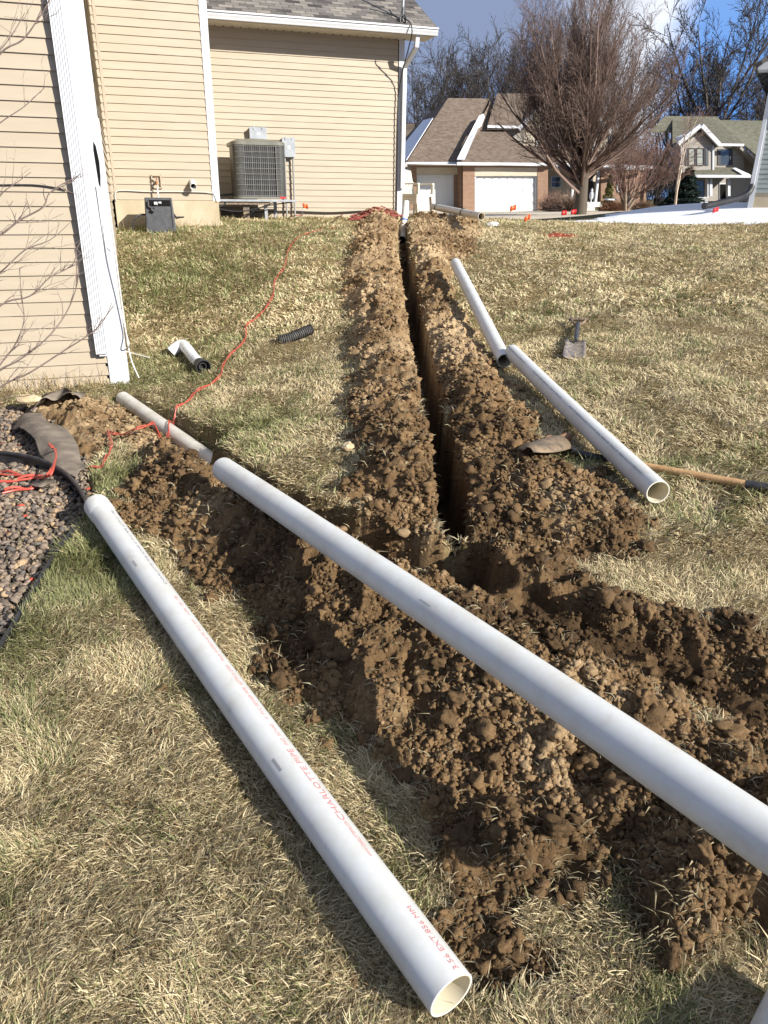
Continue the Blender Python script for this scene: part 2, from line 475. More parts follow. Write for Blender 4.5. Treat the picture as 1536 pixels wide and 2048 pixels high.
def pvc(name, dirt=.25, mud=.32, tint=(.60, .61, .595)):
    m = mat(name, tint, .32, spec=.5)
    v = coords(m)
    n = N(m, 'ShaderNodeTexNoise'); n.inputs['Scale'].default_value = 7; n.inputs['Detail'].default_value = 8; n.inputs['Roughness'].default_value = .7
    L(m, v, n.inputs['Vector'])
    r = N(m, 'ShaderNodeValToRGB')
    r.color_ramp.elements[0].position = .44; r.color_ramp.elements[1].position = .80
    r.color_ramp.elements[0].color = (*tint, 1)
    r.color_ramp.elements[1].color = (tint[0] * (1 - dirt), tint[1] * (1 - dirt * 1.25), tint[2] * (1 - dirt * 1.7), 1)
    L(m, n.outputs['Fac'], r.inputs['Fac'])
    # fine scuffs running round and along the wall of the pipe
    sc = N(m, 'ShaderNodeTexNoise'); sc.inputs['Scale'].default_value = 60; sc.inputs['Detail'].default_value = 3
    mp = N(m, 'ShaderNodeMapping'); mp.inputs['Scale'].default_value = (1, .08, 1); mp.inputs['Rotation'].default_value = (0, 0, .6)
    L(m, v, mp.inputs['Vector']); L(m, mp.outputs[0], sc.inputs['Vector'])
    r2 = N(m, 'ShaderNodeValToRGB'); r2.color_ramp.elements[0].position = .70; r2.color_ramp.elements[1].position = .76
    r2.color_ramp.elements[0].color = (1, 1, 1, 1); r2.color_ramp.elements[1].color = (.80, .79, .77, 1)
    L(m, sc.outputs['Fac'], r2.inputs['Fac'])
    mx = N(m, 'ShaderNodeMixRGB', blend_type='MULTIPLY'); mx.inputs['Fac'].default_value = .8
    L(m, r.outputs['Color'], mx.inputs['Color1']); L(m, r2.outputs['Color'], mx.inputs['Color2'])
    # dried mud: ragged smears and fine spatter
    mn = N(m, 'ShaderNodeTexNoise'); mn.inputs['Scale'].default_value = 4.5; mn.inputs['Detail'].default_value = 10; mn.inputs['Roughness'].default_value = .78
    L(m, v, mn.inputs['Vector'])
    r3 = N(m, 'ShaderNodeValToRGB'); r3.color_ramp.elements[0].position = .56; r3.color_ramp.elements[1].position = .68
    r3.color_ramp.elements[0].color = (0, 0, 0, 1); r3.color_ramp.elements[1].color = (mud, mud, mud, 1)
    L(m, mn.outputs['Fac'], r3.inputs['Fac'])
    mx3 = N(m, 'ShaderNodeMixRGB'); mx3.inputs['Color2'].default_value = (.30, .22, .14, 1)
    L(m, r3.outputs['Color'], mx3.inputs['Fac']); L(m, mx.outputs['Color'], mx3.inputs['Color1'])
    L(m, mx3.outputs['Color'], bsdf(m).inputs['Base Color'])
    mr = N(m, 'ShaderNodeMapRange'); mr.inputs['To Min'].default_value = .28; mr.inputs['To Max'].default_value = .55
    L(m, n.outputs['Fac'], mr.inputs['Value']); L(m, mr.outputs[0], bsdf(m).inputs['Roughness'])
    return m
M['pvc'] = pvc('white_pvc', .18)
M['pvc_dull'] = pvc('muddy_pvc', .35, .45, (.57, .55, .50))
M['pvc_in'] = mat('pvc_inner_wall', (.66, .60, .45), .4)
M['print'] = mat('faded_red_print', (.60, .24, .23), .6)
M['print_dark'] = mat('faded_grey_print', (.20, .19, .22), .6)

def brick(name, c1, c2, mortar, sx=4.4, rot=0.0):
    m = mat(name, rough=.9, spec=.15)
    t = N(m, 'ShaderNodeTexCoord'); sp = N(m, 'ShaderNodeSeparateXYZ'); L(m, t.outputs['Object'], sp.inputs[0])
    ad = N(m, 'ShaderNodeMath', operation='ADD'); L(m, sp.outputs['X'], ad.inputs[0]); L(m, sp.outputs['Y'], ad.inputs[1])
    cb = N(m, 'ShaderNodeCombineXYZ'); L(m, ad.outputs[0], cb.inputs['X']); L(m, sp.outputs['Z'], cb.inputs['Y'])
    b = N(m, 'ShaderNodeTexBrick'); b.inputs['Scale'].default_value = 1
    b.inputs['Brick Width'].default_value = .23; b.inputs['Row Height'].default_value = .078; b.inputs['Mortar Size'].default_value = .012
    b.inputs['Color1'].default_value = (*c1, 1); b.inputs['Color2'].default_value = (*c2, 1); b.inputs['Mortar'].default_value = (*mortar, 1)
    L(m, cb.outputs[0], b.inputs['Vector']); L(m, b.outputs['Color'], bsdf(m).inputs['Base Color'])
    return m
M['brick'] = brick('red_brick', (.20, .105, .065), (.27, .155, .10), (.28, .22, .165))
def shingle(name, cols, frame=None, row=.125, wid=.24):
    """asphalt shingles: rows of tabs with differing tones, laid in the slope's own frame"""
    m = mat(name, rough=.95, spec=.12)
    uvn = N(m, 'ShaderNodeUVMap', uv_map='uv')
    b = N(m, 'ShaderNodeTexBrick'); b.inputs['Scale'].default_value = 1
    b.inputs['Brick Width'].default_value = wid; b.inputs['Row Height'].default_value = row; b.inputs['Mortar Size'].default_value = .006
    b.inputs['Mortar Smooth'].default_value = .6
    b.inputs['Color1'].default_value = (0, 0, 0, 1); b.inputs['Color2'].default_value = (1, 1, 1, 1); b.inputs['Mortar'].default_value = (0, 0, 0, 1)
    L(m, uvn.outputs[0], b.inputs['Vector'])
    n = N(m, 'ShaderNodeTexNoise'); n.inputs['Scale'].default_value = 2.5; n.inputs['Detail'].default_value = 6; L(m, uvn.outputs[0], n.inputs['Vector'])
    mx = N(m, 'ShaderNodeMixRGB'); mx.inputs['Fac'].default_value = .5
    L(m, b.outputs['Color'], mx.inputs['Color1']); L(m, n.outputs['Fac'], mx.inputs['Color2'])
    r = N(m, 'ShaderNodeValToRGB')
    while len(r.color_ramp.elements) < len(cols): r.color_ramp.elements.new(.5)
    for e, c, p in zip(r.color_ramp.elements, cols, np.linspace(.22, .78, len(cols))):
        e.position = p; e.color = (*c, 1)
    L(m, mx.outputs[0], r.inputs['Fac']); L(m, r.outputs['Color'], bsdf(m).inputs['Base Color'])
    bp = N(m, 'ShaderNodeBump'); bp.inputs['Strength'].default_value = .8; bp.inputs['Distance'].default_value = .02; bp.invert = True
    L(m, b.outputs['Fac'], bp.inputs['Height']); L(m, bp.outputs[0], bsdf(m).inputs['Normal'])
    return m
M['shingle_near'] = shingle('grey_shingles', [(.055, .05, .05), (.12, .11, .10), (.18, .165, .15), (.25, .225, .19)])
M['shingle_brown'] = shingle('brown_shingles', [(.125, .095, .072), (.17, .13, .10), (.215, .17, .135)])
M['shingle_green'] = shingle('olive_shingles', [(.115, .112, .082), (.15, .145, .108), (.185, .175, .135)])

def slope(name, pts, m, parent=None, th=.09, uvdir=None):
    """a roof slope: polygon with thickness and shingle coordinates laid along its eave"""
    pts = [Vector(p) for p in pts]; n = len(pts)
    nor = Vector((0, 0, 0))
    for i in range(n): nor += (pts[i] - pts[0]).cross(pts[(i + 1) % n] - pts[0])
    nor.normalize()
    if nor.z < 0: pts.reverse(); nor = -nor
    e = Vector(uvdir) if uvdir is not None else Vector((nor.y, -nor.x, 0))
    e = (e - nor * e.dot(nor)).normalized(); f = nor.cross(e)
    mb = MB(); mb.slab(pts, Vector((0, 0, -th)))
    o = mb.build(name, m, parent)
    me = o.data; uv = me.uv_layers.new(name='uv'); loc = world_loc(parent) if parent else Vector()
    for lp in me.loops:
        p = Vector(me.vertices[lp.vertex_index].co) + loc
        uv.data[lp.index].uv = (p.dot(e), p.dot(f))
    return o

# ------------------------------------------------------------------ trenches, spoil heaps and beds laid out on the ground
TR1 = GP([(912, 1062), (908, 1040), (897, 960), (885, 900), (872, 845), (862, 800), (850, 745), (840, 700), (831, 650), (824, 600), (816, 555), (810, 510), (807, 480), (806, 452), (806, 438)])
TR2 = GP([(262, 815), (330, 862), (420, 925), (560, 1010), (700, 1072), (800, 1105), (912, 1130), (1060, 1225), (1200, 1290), (1350, 1345), (1536, 1425), (1750, 1520)])
def seg_dist(X, Y, pl, signed=False, tpar=False):
    """distance to a polyline; optionally signed side and running parameter"""
    best = np.full(X.shape, 1e9); side = np.zeros(X.shape); par = np.zeros(X.shape)
    for i in range(len(pl) - 1):
        ax, ay = pl[i]; bx, by = pl[i + 1]
        dx, dy = bx - ax, by - ay; LL = dx * dx + dy * dy
        t = np.clip(((X - ax) * dx + (Y - ay) * dy) / LL, 0, 1)
        qx = X - ax - t * dx; qy = Y - ay - t * dy
        d = np.sqrt(qx * qx + qy * qy)
        m = d < best
        best = np.where(m, d, best)
        if signed: side = np.where(m, np.sign(dx * qy - dy * qx), side)
        if tpar: par = np.where(m, i + t, par)
    return best, side, par
def poly_sd(X, Y, P):
    """positive inside the polygon, negative outside"""
    d, _, _ = seg_dist(X, Y, np.vstack([P, P[:1]]))
    ins = np.zeros(X.shape, bool); n = len(P)
    for i in range(n):
        x1, y1 = P[i]; x2, y2 = P[(i + 1) % n]
        c = ((y1 > Y) != (y2 > Y)) & (X < (x2 - x1) * (Y - y1) / (y2 - y1 + 1e-12) + x1)
        ins ^= c
    return np.where(ins, d, -d)
DIRT = [GP(p) for p in [
    # left heap of the long trench
    [(735, 432), (792, 430), (800, 520), (822, 640), (845, 760), (862, 850), (880, 950), (885, 1030), (880, 1120), (800, 1090), (730, 1045), (690, 1000), (700, 930), (690, 860), (705, 800), (715, 740), (700, 690), (705, 640), (690, 560), (705, 490)],
    # right heap
    [(818, 432), (930, 436), (965, 470), (935, 530), (905, 560), (925, 640), (960, 700), (1010, 760), (1060, 820), (1080, 880), (1160, 930), (1230, 990), (1290, 1060), (1270, 1110), (1180, 1140), (1260, 1200), (1400, 1235), (1560, 1260), (1800, 1380), (1700, 1500), (1500, 1480), (1300, 1400), (1150, 1330), (1000, 1240), (930, 1180), (915, 1100), (925, 1010), (905, 920), (888, 850), (868, 760), (846, 660), (834, 570), (822, 490)],
    # heap in front of the cross trench
    [(225, 880), (300, 875), (380, 905), (470, 950), (600, 1030), (760, 1120), (900, 1170), (1050, 1270), (1250, 1370), (1536, 1450), (1800, 1560), (1900, 2050), (1680, 2010), (1480, 1890), (1330, 1820), (1200, 1760), (1060, 1790), (985, 1830), (930, 1850), (880, 1740), (850, 1640), (790, 1560), (745, 1490), (640, 1420), (560, 1370), (525, 1300), (500, 1230), (420, 1200), (345, 1160), (290, 1080), (265, 1010), (285, 950)],
    # torn-up ground by the house corner
    [(90, 800), (225, 800), (250, 830), (300, 870), (240, 880), (215, 905), (190, 935), (165, 920), (140, 880), (100, 850), (70, 820)],
    [(880, 1860), (960, 1850), (965, 1910), (900, 1925)], [(1300, 1850), (1400, 1830), (1440, 1900), (1350, 1950)],
    [(520, 1850), (570, 1848), (566, 1888), (528, 1890)], [(990, 1925), (1060, 1915), (1050, 1965), (995, 1970)], [(1130, 910), (1180, 930), (1150, 960)],
]]
PILES = [  # centre line, half width (m), height (m)
    (GP([(760, 436), (752, 500), (750, 560), (760, 640), (775, 720), (790, 800), (800, 880), (815, 960)]), .30, .13),
    (GP([(745, 432), (765, 440)]), .50, .13),
    (GP([(855, 442), (880, 448), (915, 452)]), .5, .11),
    (GP([(850, 500), (868, 580), (885, 650), (925, 740), (950, 800), (975, 870)]), .22, .10),
    (GP([(1000, 950), (1080, 985), (1150, 1015), (1215, 1050)]), .28, .08),
    (GP([(1040, 1130), (1180, 1185), (1300, 1240), (1450, 1290), (1650, 1350)]), .17, .05),
    (GP([(330, 940), (420, 1010), (520, 1080), (640, 1160), (760, 1230), (900, 1300)]), .22, .15),
    (GP([(440, 1060), (560, 1150), (680, 1250)]), .22, .08),
    (GP([(700, 1190), (900, 1310), (1100, 1420), (1300, 1530), (1500, 1640), (1700, 1750)]), .17, .13),
    (GP([(1330, 1590), (1500, 1690), (1700, 1800)]), .24, .15),
    (GP([(620, 1100), (760, 1200), (900, 1300), (1200, 1500), (1536, 1740), (1800, 1930)]), .28, .12),
    (GP([(1480, 1800), (1650, 1900), (1900, 2000)]), .24, .15),
    (GP([(640, 1300), (760, 1400)]), .15, .08),
    (GP([(860, 1640), (900, 1740)]), .09, .07),
    (GP([(1000, 1680), (1180, 1740), (1330, 1800)]), .13, .06),
    (GP([(130, 815), (175, 835)]), .20, .07),
]
BED = GP([(-400, 830), (0, 812), (90, 808), (175, 850), (198, 905), (178, 950), (190, 1000), (150, 1060), (118, 1100), (60, 1195), (20, 1265), (-60, 1390), (-400, 1500)])
DRIVE = GP([(955, 441), (1090, 442), (1235, 437)]); 
_p4 = (at_y(246, 799, 5.92), at_y(436, 932, 4.62))
P4 = np.array([tuple(p.xy) for p in _p4]); P4Z = (_p4[0].z, _p4[1].z)
def lay(X, Y, fine=True):
    """ground surface: height, soil mask, bed mask, base height"""
    B = base_h(X, Y)
    z = B.copy()
    near = (np.abs(X) < 6) & (Y < 17) & (Y > 0)
    wob = (fbm(X * 3.1, Y * 3.1, 5) - .5) * .34 + (fbm(X * 13, Y * 13, 25, 3) - .5) * .16
    sd = np.full(X.shape, -9.0)
    x = X[near]; y = Y[near]
    s = np.full(x.shape, -9.0)
    for P in DIRT: s = np.maximum(s, poly_sd(x, y, P))
    s = s + wob[near]
    ph = np.zeros(x.shape)
    for pl, hw, h in PILES:
        d, _, _ = seg_dist(x, y, pl)
        ph = np.maximum(ph, h * np.exp(-(d / hw) ** 2 * .9))
    mod = .45 + 1.15 * fbm(x * 2.3, y * 2.3, 40, 3)
    dirt = sstep(-.045, .03, s)
    z1 = ph * mod * sstep(-.12, .15, s)
    if fine:
        amp = dirt * np.clip(.35 + ph * 6, 0, 1.1)
        wx = x + (fbm(x * 8, y * 8, 401, 3) - .5) * .10; wy = y + (fbm(x * 8, y * 8, 409, 3) - .5) * .10
        rid = 1 - np.abs(2 * fbm(wx * 6.5, wy * 6.5, 61, 3) - 1)
        z1 += amp * ((rid - .72) * .13 + lumps(wx * 9, wy * 9, 60) * .030 - .010)
        z1 += dirt * ((fbm(wx * 22, wy * 22, 33, 5, .6) - .5) * .060)
        nr = y < 6
        z1 += np.where(nr, dirt * (lumps(wx * 38, wy * 38, 80) * .011 + lumps(wx * 75, wy * 75, 90) * .005 - .003), dirt * lumps(wx * 20, wy * 20, 80) * .016)
        z1 += (1 - dirt) * ((fbm(x * 1.7, y * 1.7, 12, 3) - .5) * .05 + (fbm(x * 9, y * 9, 3, 3) - .5) * .022)
    # trench cuts
    d1, _, p1 = seg_dist(x, y, TR1, tpar=True)
    d1 = d1 + (fbm(x * 7, y * 7, 51, 3) - .5) * .035
    w1 = .068
    c1 = 1 - sstep(w1 - .012, w1 + .018, d1)
    d2, _, p2 = seg_dist(x, y, TR2, tpar=True)
    d2 = d2 + (fbm(x * 5, y * 5, 52, 3) - .5) * .10
    w2 = np.interp(p2, [0, 1, 2, 4, 6, 7, 9, 11], [.05, .09, .15, .16, .14, .09, .08, .07])
    dep2 = np.interp(p2, [0, .6, 1.5, 3, 5, 5.9, 6.5, 9, 11], [.03, .06, .20, .30, .34, .30, .04, .02, .02])
    c2 = 1 - sstep(w2 - .02, w2 + .03, d2)
    bb = B[near]
    zz = bb + z1
    zz = zz * (1 - c2) + (bb - dep2 + (fbm(x * 14, y * 14, 9, 4) - .5) * .07 + lumps(x * 16, y * 16, 8) * .03) * c2
    zz = np.minimum(zz, zz * (1 - c1) + (bb - .45 + (fbm(x * 14, y * 14, 19, 3) - .5) * .05) * c1)
    bedn = sstep(-.02, .02, poly_sd(x, y, BED))
    zz -= bedn * .035 * (1 - dirt)
    # the dusty pipe by the house corner lies in its own groove
    d4, _, p4_ = seg_dist(x, y, P4, tpar=True)
    g4 = 1 - sstep(.06, .13, d4 + .5 * np.maximum(0, p4_ - .5) * .04)
    zp = P4Z[0] + (P4Z[1] - P4Z[0]) * np.clip(p4_, 0, 1) - .05
    zz = zz * (1 - g4) + np.minimum(zz, zp) * g4
    z[near] = zz
    dm = np.zeros(X.shape); dm[near] = np.maximum(dirt, np.maximum(c1, c2))
    bm = np.zeros(X.shape); bm[near] = bedn
    cut = np.zeros(X.shape); cut[near] = np.maximum(c1, c2)
    rise = np.zeros(X.shape); rise[near] = z1
    far = ~near
    z[far] += (fbm(X[far] * .5, Y[far] * .5, 2, 2) - .5) * .05 * np.clip(1 - Y[far] / 60, 0, 1)
    return z, dm, bm, cut, rise
def hgt(x, y, fine=False):
    return float(lay(np.array([x], float), np.array([y], float), fine)[0][0])

def soil_col(X, Y, rise, cut, rnd):
    wet = np.array([.060, .036, .017]); mid = np.array([.185, .116, .056]); dry = np.array([.44, .32, .185])
    n = fbm(X * 2.1, Y * 2.1, 77, 4) * .8 + fbm(X * 11, Y * 11, 78, 3) * .45 - .1
    far = sstep(2.9, 6.0, Y)                      # the older heaps up the slope have dried out
    t = np.clip((n - .5) * 1.2 + .26 + far * .42 + (rnd - .5) * .30 - cut * .25, 0, 1)[:, None]
    return np.where(t < .5, wet + (mid - wet) * t * 2, mid + (dry - mid) * (t - .5) * 2)
GREEN = [(G(330, 560), 1.3, .50), (G(450, 470), 1.9, .34), (G(300, 470), 1.2, .42), (G(110, 1130), .26, .85), (G(20, 1280), .26, .6), (G(205, 1010), .22, .7), (G(470, 850), .5, .32), (G(225, 960), .3, .6),
         (G(170, 1180), .25, .6), (G(640, 1450), .2, .25), (G(1100, 650), .7, .15), (G(1350, 990), .3, .12), (G(330, 740), .6, .55), (G(1200, 960), .3, .3)]
def greenness(X, Y):
    g = np.zeros(X.shape)
    for p, r, a in GREEN:
        g = np.maximum(g, a * np.exp(-((X - p.x) ** 2 + (Y - p.y) ** 2) / (r * r)))
    n = fbm(X * 1.3, Y * 1.3, 91, 4); n2 = fbm(X * 5, Y * 5, 95, 3)
    return np.clip(g * 1.05 + sstep(.5, .72, n) * .13 + sstep(.55, .75, n2) * .12 - .05 + (n2 - .5) * .30, 0, 1)

def build_ground():
    # rows spread out with distance, columns fan out: fine under foot, coarse at the horizon
    ys = np.concatenate([[-30, -12, -5, -2, -.6], np.geomspace(.22, 19, 1050) , np.geomspace(19.3, 420, 130)])
    us = np.concatenate([np.linspace(-7, -1.02, 26), np.linspace(-.98, .98, 760), np.linspace(1.02, 7, 26)])
    Yg, U = np.meshgrid(ys, us, indexing='ij')
    Xg = U * (np.maximum(Yg, .22) * .62 + .95)
    X = Xg.ravel(); Y = Yg.ravel()
    z, dm, bm, cut, rise = lay(X, Y)
    rnd = RNG.random(X.shape)
    sc = soil_col(X, Y, rise, cut, rnd * .3 + .35)
    gr = greenness(X, Y)[:, None]
    nn = fbm(X * 4, Y * 4, 14, 4)[:, None]
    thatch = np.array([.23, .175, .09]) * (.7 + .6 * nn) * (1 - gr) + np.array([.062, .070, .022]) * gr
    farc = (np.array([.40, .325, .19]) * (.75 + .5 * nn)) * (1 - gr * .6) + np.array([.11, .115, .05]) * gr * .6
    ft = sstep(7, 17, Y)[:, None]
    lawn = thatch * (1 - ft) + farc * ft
    # shade over the neighbours' turf beyond the crest, painted in as darker colour
    bt = sstep(16.0, 19, Y + X * .1)[:, None]
    lawn = lawn * (1 - bt) + np.array([.115, .098, .05]) * (.8 + .4 * nn) * bt
    bedc = np.array([.10, .075, .06]) * (.7 + .6 * nn)
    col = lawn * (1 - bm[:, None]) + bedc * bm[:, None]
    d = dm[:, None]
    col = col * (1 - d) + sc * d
    ny, nx = len(ys), len(us)
    i = np.arange(ny - 1)[:, None] * nx + np.arange(nx - 1)[None]
    q = np.stack([i, i + 1, i + 1 + nx, i + nx], -1).reshape(-1, 4)
    V = np.stack([X, Y, z], 1)
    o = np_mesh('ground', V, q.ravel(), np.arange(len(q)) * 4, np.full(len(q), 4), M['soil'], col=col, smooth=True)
    return tag(o, kind='structure')
build_ground()

# ------------------------------------------------------------------ scattered sample points, thinner with distance
def fan_points(n, y0, y1, p=1.0, wide=.57):
    """n random points between y0 and y1 across the field of view (density falls as 1/Y^(1+p))"""
    t = RNG.random(n)
    if abs(p - 1) < 1e-6: Y = y0 * (y1 / y0) ** t
    else:
        a = 1 - p; Y = (y0 ** a + t * (y1 ** a - y0 ** a)) ** (1 / a)
    X = (RNG.random(n) * 2 - 1) * (Y * wide + .22)
    return X, Y
# footprint of house walls, where nothing grows
HU = Vector((.951, .309)); HW = Vector((-.309, .951)); HO = Vector((-2.21, 6.35))
def in_house(X, Y):
    a = (X - HO.x) * HU.x + (Y - HO.y) * HU.y; d = (X - HO.x) * HW.x + (Y - HO.y) * HW.y
    return ((a < 0) & (d > 0)) | ((a < 1.48) & (d > 5.47)) | ((a < 5.24) & (d > 8.1))

def snow_mask(X, Y):
    return poly_sd(X, Y, SNOWP) + (fbm(X * 1.2, Y * 1.2, 88, 4) - .5) * .9
SNOWP = np.array([(3.7, 16.6), (5.2, 15.3), (7.1, 15.0), (12, 14.8), (12, 22.5), (10.3, 23.6), (9, 24.6), (7.4, 24.2), (6.2, 22), (4.7, 19)])

def build_grass():
    parts = []
    for n, y0, y1, p, wid, ln in ((430000, .55, 3.2, .55, .74, .74), (300000, 3.0, 7.5, .8, 1.45, .9), (230000, 7.2, 17.5, .7, 3.4, 1.0)):
        X, Y = fan_points(n, y0, y1, p)
        z, dm, bm, cut, rise = lay(X, Y)
        keepp = (1 - dm * .965) * (1 - bm * .985)
        # wall feet carry an uncut fringe, heaps carry torn straw
        keep = (RNG.random(n) < keepp) & ~in_house(X, Y) & (cut < .3) & (snow_mask(X, Y) < .05 + .5 * RNG.random(n) ** 4)
        parts.append((X[keep], Y[keep], z[keep], dm[keep], np.full(keep.sum(), wid), np.full(keep.sum(), ln)))
    # the lawn goes on beyond both edges of the frame
    for n, y0, y1, wid in ((110000, .5, 5, 1.3), (90000, 5, 16, 3.4)):
        X, Y = fan_points(n, y0, y1, .5)
        X = np.sign(X) * (Y * .57 + .2 + np.abs(X) / (Y * .57 + .22) * (Y * .35 + .9))
        z, dm, bm, cut, rise = lay(X, Y)
        keep = (RNG.random(n) < (1 - dm * .965) * (1 - bm * .985)) & ~in_house(X, Y) & (cut < .3) & (snow_mask(X, Y) < .05)
        parts.append((X[keep], Y[keep], z[keep], dm[keep], np.full(keep.sum(), wid), np.full(keep.sum(), 1.0)))
    # straw scraps over the soil and overhanging the trench lips
    X, Y = fan_points(90000, .6, 8, .8, .5)
    z, dm, bm, cut, rise = lay(X, Y)
    k = (dm > .8) & (cut < .2) & (RNG.random(len(X)) < sstep(.52, .70, fbm(X * 3, Y * 3, 123, 4)) * .2 + .01)
    parts.append((X[k], Y[k], z[k] + .004, dm[k], np.full(k.sum(), 1.0) * np.clip(Y[k] / 2.5, 1, 2), np.full(k.sum(), .9)))
    X, Y, Z, DM, WID, LN = [np.concatenate(q) for q in zip(*parts)]
    n = len(X)
    gr = greenness(X, Y)
    flow = fbm(X * 2.2, Y * 2.2, 201, 3) * 4 * math.pi + fbm(X * 9, Y * 9, 205, 2) * 3.0
    az = flow + RNG.normal(0, .95, n)
    isg = RNG.random(n) < np.clip((gr * .95 + .03) * (DM < .5), 0, 1)
    lean = np.where(isg, RNG.uniform(20, 70, n), RNG.uniform(48, 90, n))
    lean = np.where(DM > .5, RNG.uniform(66, 92, n), lean)
    lean = np.radians(lean)
    tuft = .7 + .7 * fbm(X * 6, Y * 6, 210, 2)
    ln = np.clip(RNG.normal(.050, .016, n), .018, .10) * tuft * LN * (1 + .25 * isg)
    wd = RNG.uniform(.0012, .0025, n) * WID
    d = np.stack([np.sin(az), np.cos(az), np.zeros(n)], 1)
    s = np.stack([np.cos(az), -np.sin(az), np.zeros(n)], 1)
    tw = RNG.uniform(-.7, .7, n)[:, None]
    s = s * np.cos(tw) + np.array([[0, 0, 1.0]]) * np.sin(tw)
    root = np.stack([X, Y, Z - .004], 1)
    up = np.array([[0, 0, 1.0]])
    bend = RNG.uniform(.10, .55, n)
    l1 = (lean * (1 - bend))[:, None]; l2 = np.minimum(lean * (1 + bend * .6), 1.62)[:, None]
    mid = root + (d * np.sin(l1) + up * np.cos(l1)) * (ln * .5)[:, None]
    tip = mid + (d * np.sin(l2) + up * np.cos(l2)) * (ln * .5)[:, None]
    w = wd[:, None]
    V = np.stack([root - s * w * .8, root + s * w * .8, mid + s * w, mid - s * w, tip], 1)
    i = np.arange(n)[:, None] * 5
    loops = (i + np.array([[0, 1, 2, 3, 3, 2, 4]])).ravel()
    starts = (np.arange(n)[:, None] * 7 + np.array([[0, 4]])).ravel()
    totals = np.tile([4, 3], n)
    r = RNG.random(n)[:, None]; r2 = RNG.random(n)[:, None]
    straw = np.array([.49, .395, .225]) * (1 - r) + np.array([.79, .68, .435]) * r
    old = np.array([.30, .215, .11])
    straw = np.where(r2 < .16, old * (.7 + .6 * r), straw)
    straw = straw * (.80 + .4 * fbm(X * 1.1, Y * 1.1, 300, 3))[:, None]
    grn = np.array([.15, .17, .06]) * (1 - r) + np.array([.33, .325, .15]) * r
    col = np.where(isg[:, None], grn, straw)
    on_soil = (DM > .5)[:, None]
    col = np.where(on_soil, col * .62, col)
    pm = G(1117, 473)
    paint = np.exp(-(((X - pm.x) / .28) ** 2 + ((Y - pm.y) / .42) ** 2)) > (.35 + .5 * RNG.random(n))
    col[paint] = (.62, .12, .08)
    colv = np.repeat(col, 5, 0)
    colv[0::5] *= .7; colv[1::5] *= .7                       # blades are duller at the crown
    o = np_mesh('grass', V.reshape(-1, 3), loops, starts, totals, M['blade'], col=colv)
    return tag(o, 'short straw coloured winter grass with green patches', 'grass', kind='stuff')
build_grass()

def GS(px, py, l=0.0):               # where that sight line meets the finished surface, heaps and all
    r = ray(px, py); g = G(px, py); t0 = (g.y / r.y)
    ts = np.linspace(t0 * .72, t0 * 1.25, 900)
    zz = CAMZ + r.z * ts - lay(r.x * ts, r.y * ts, True)[0] - l
    k = int(np.argmax(zz < 0)); t = ts[k] if zz[k] < 0 else t0
    return Vector((r.x * t, r.y * t, CAMZ + r.z * t))
# ------------------------------------------------------------------ crumbs and clods of soil
def ico(sub):
    import bmesh
    bm = bmesh.new(); bmesh.ops.create_icosphere(bm, subdivisions=sub, radius=1)
    v = np.array([tuple(x.co) for x in bm.verts]); f = np.array([[x.index for x in p.verts] for p in bm.faces]); bm.free()
    return v, f
def rocks(cent, rad, colr, name, material, sub=1, flat=.75, jag=.28, nvar=14):
    v0, f0 = ico(sub); nv, nf = len(v0), len(f0)
    var = []
    for k in range(nvar):
        ph_ = RNG.uniform(0, 6, 6); w_ = sum(np.sin(v0 @ RNG.normal(0, 3.2, 3) + q_) for q_ in ph_)[:, None] * (.13 if sub > 1 else .05)
        rr = 1 + RNG.normal(0, jag, (nv, 1)).clip(-.55, .6) + w_
        st = RNG.uniform(.72, 1.25, 3) * np.array([1, 1, flat])
        var.append(v0 * rr * st)
    var = np.array(var)
    n = len(cent)
    a = RNG.uniform(0, 2 * math.pi, n); tl = RNG.uniform(-.6, .6, n)
    base = var[RNG.integers(0, nvar, n)]
    ca, sa = np.cos(a)[:, None], np.sin(a)[:, None]; ct, st = np.cos(tl)[:, None], np.sin(tl)[:, None]
    x, y, z = base[..., 0], base[..., 1], base[..., 2]
    y, z = y * ct - z * st, y * st + z * ct
    x, y = x * ca - y * sa, x * sa + y * ca
    V = np.stack([x, y, z], -1) * rad[:, None, None] + cent[:, None, :]
    loops = (np.arange(n)[:, None, None] * nv + f0[None]).ravel()
    m = n * nf
    return V.reshape(-1, 3), loops, np.arange(m) * 3, np.full(m, 3), np.repeat(colr, nv, 0)
def join(chunks):
    V, Lp, S, T, K = [], [], [], [], []; nv = nl = 0
    for v, l, s, t, k in chunks:
        V.append(v); Lp.append(l + nv); S.append(s + nl); T.append(t); K.append(k); nv += len(v); nl += len(l)
    return map(np.concatenate, (V, Lp, S, T, K))
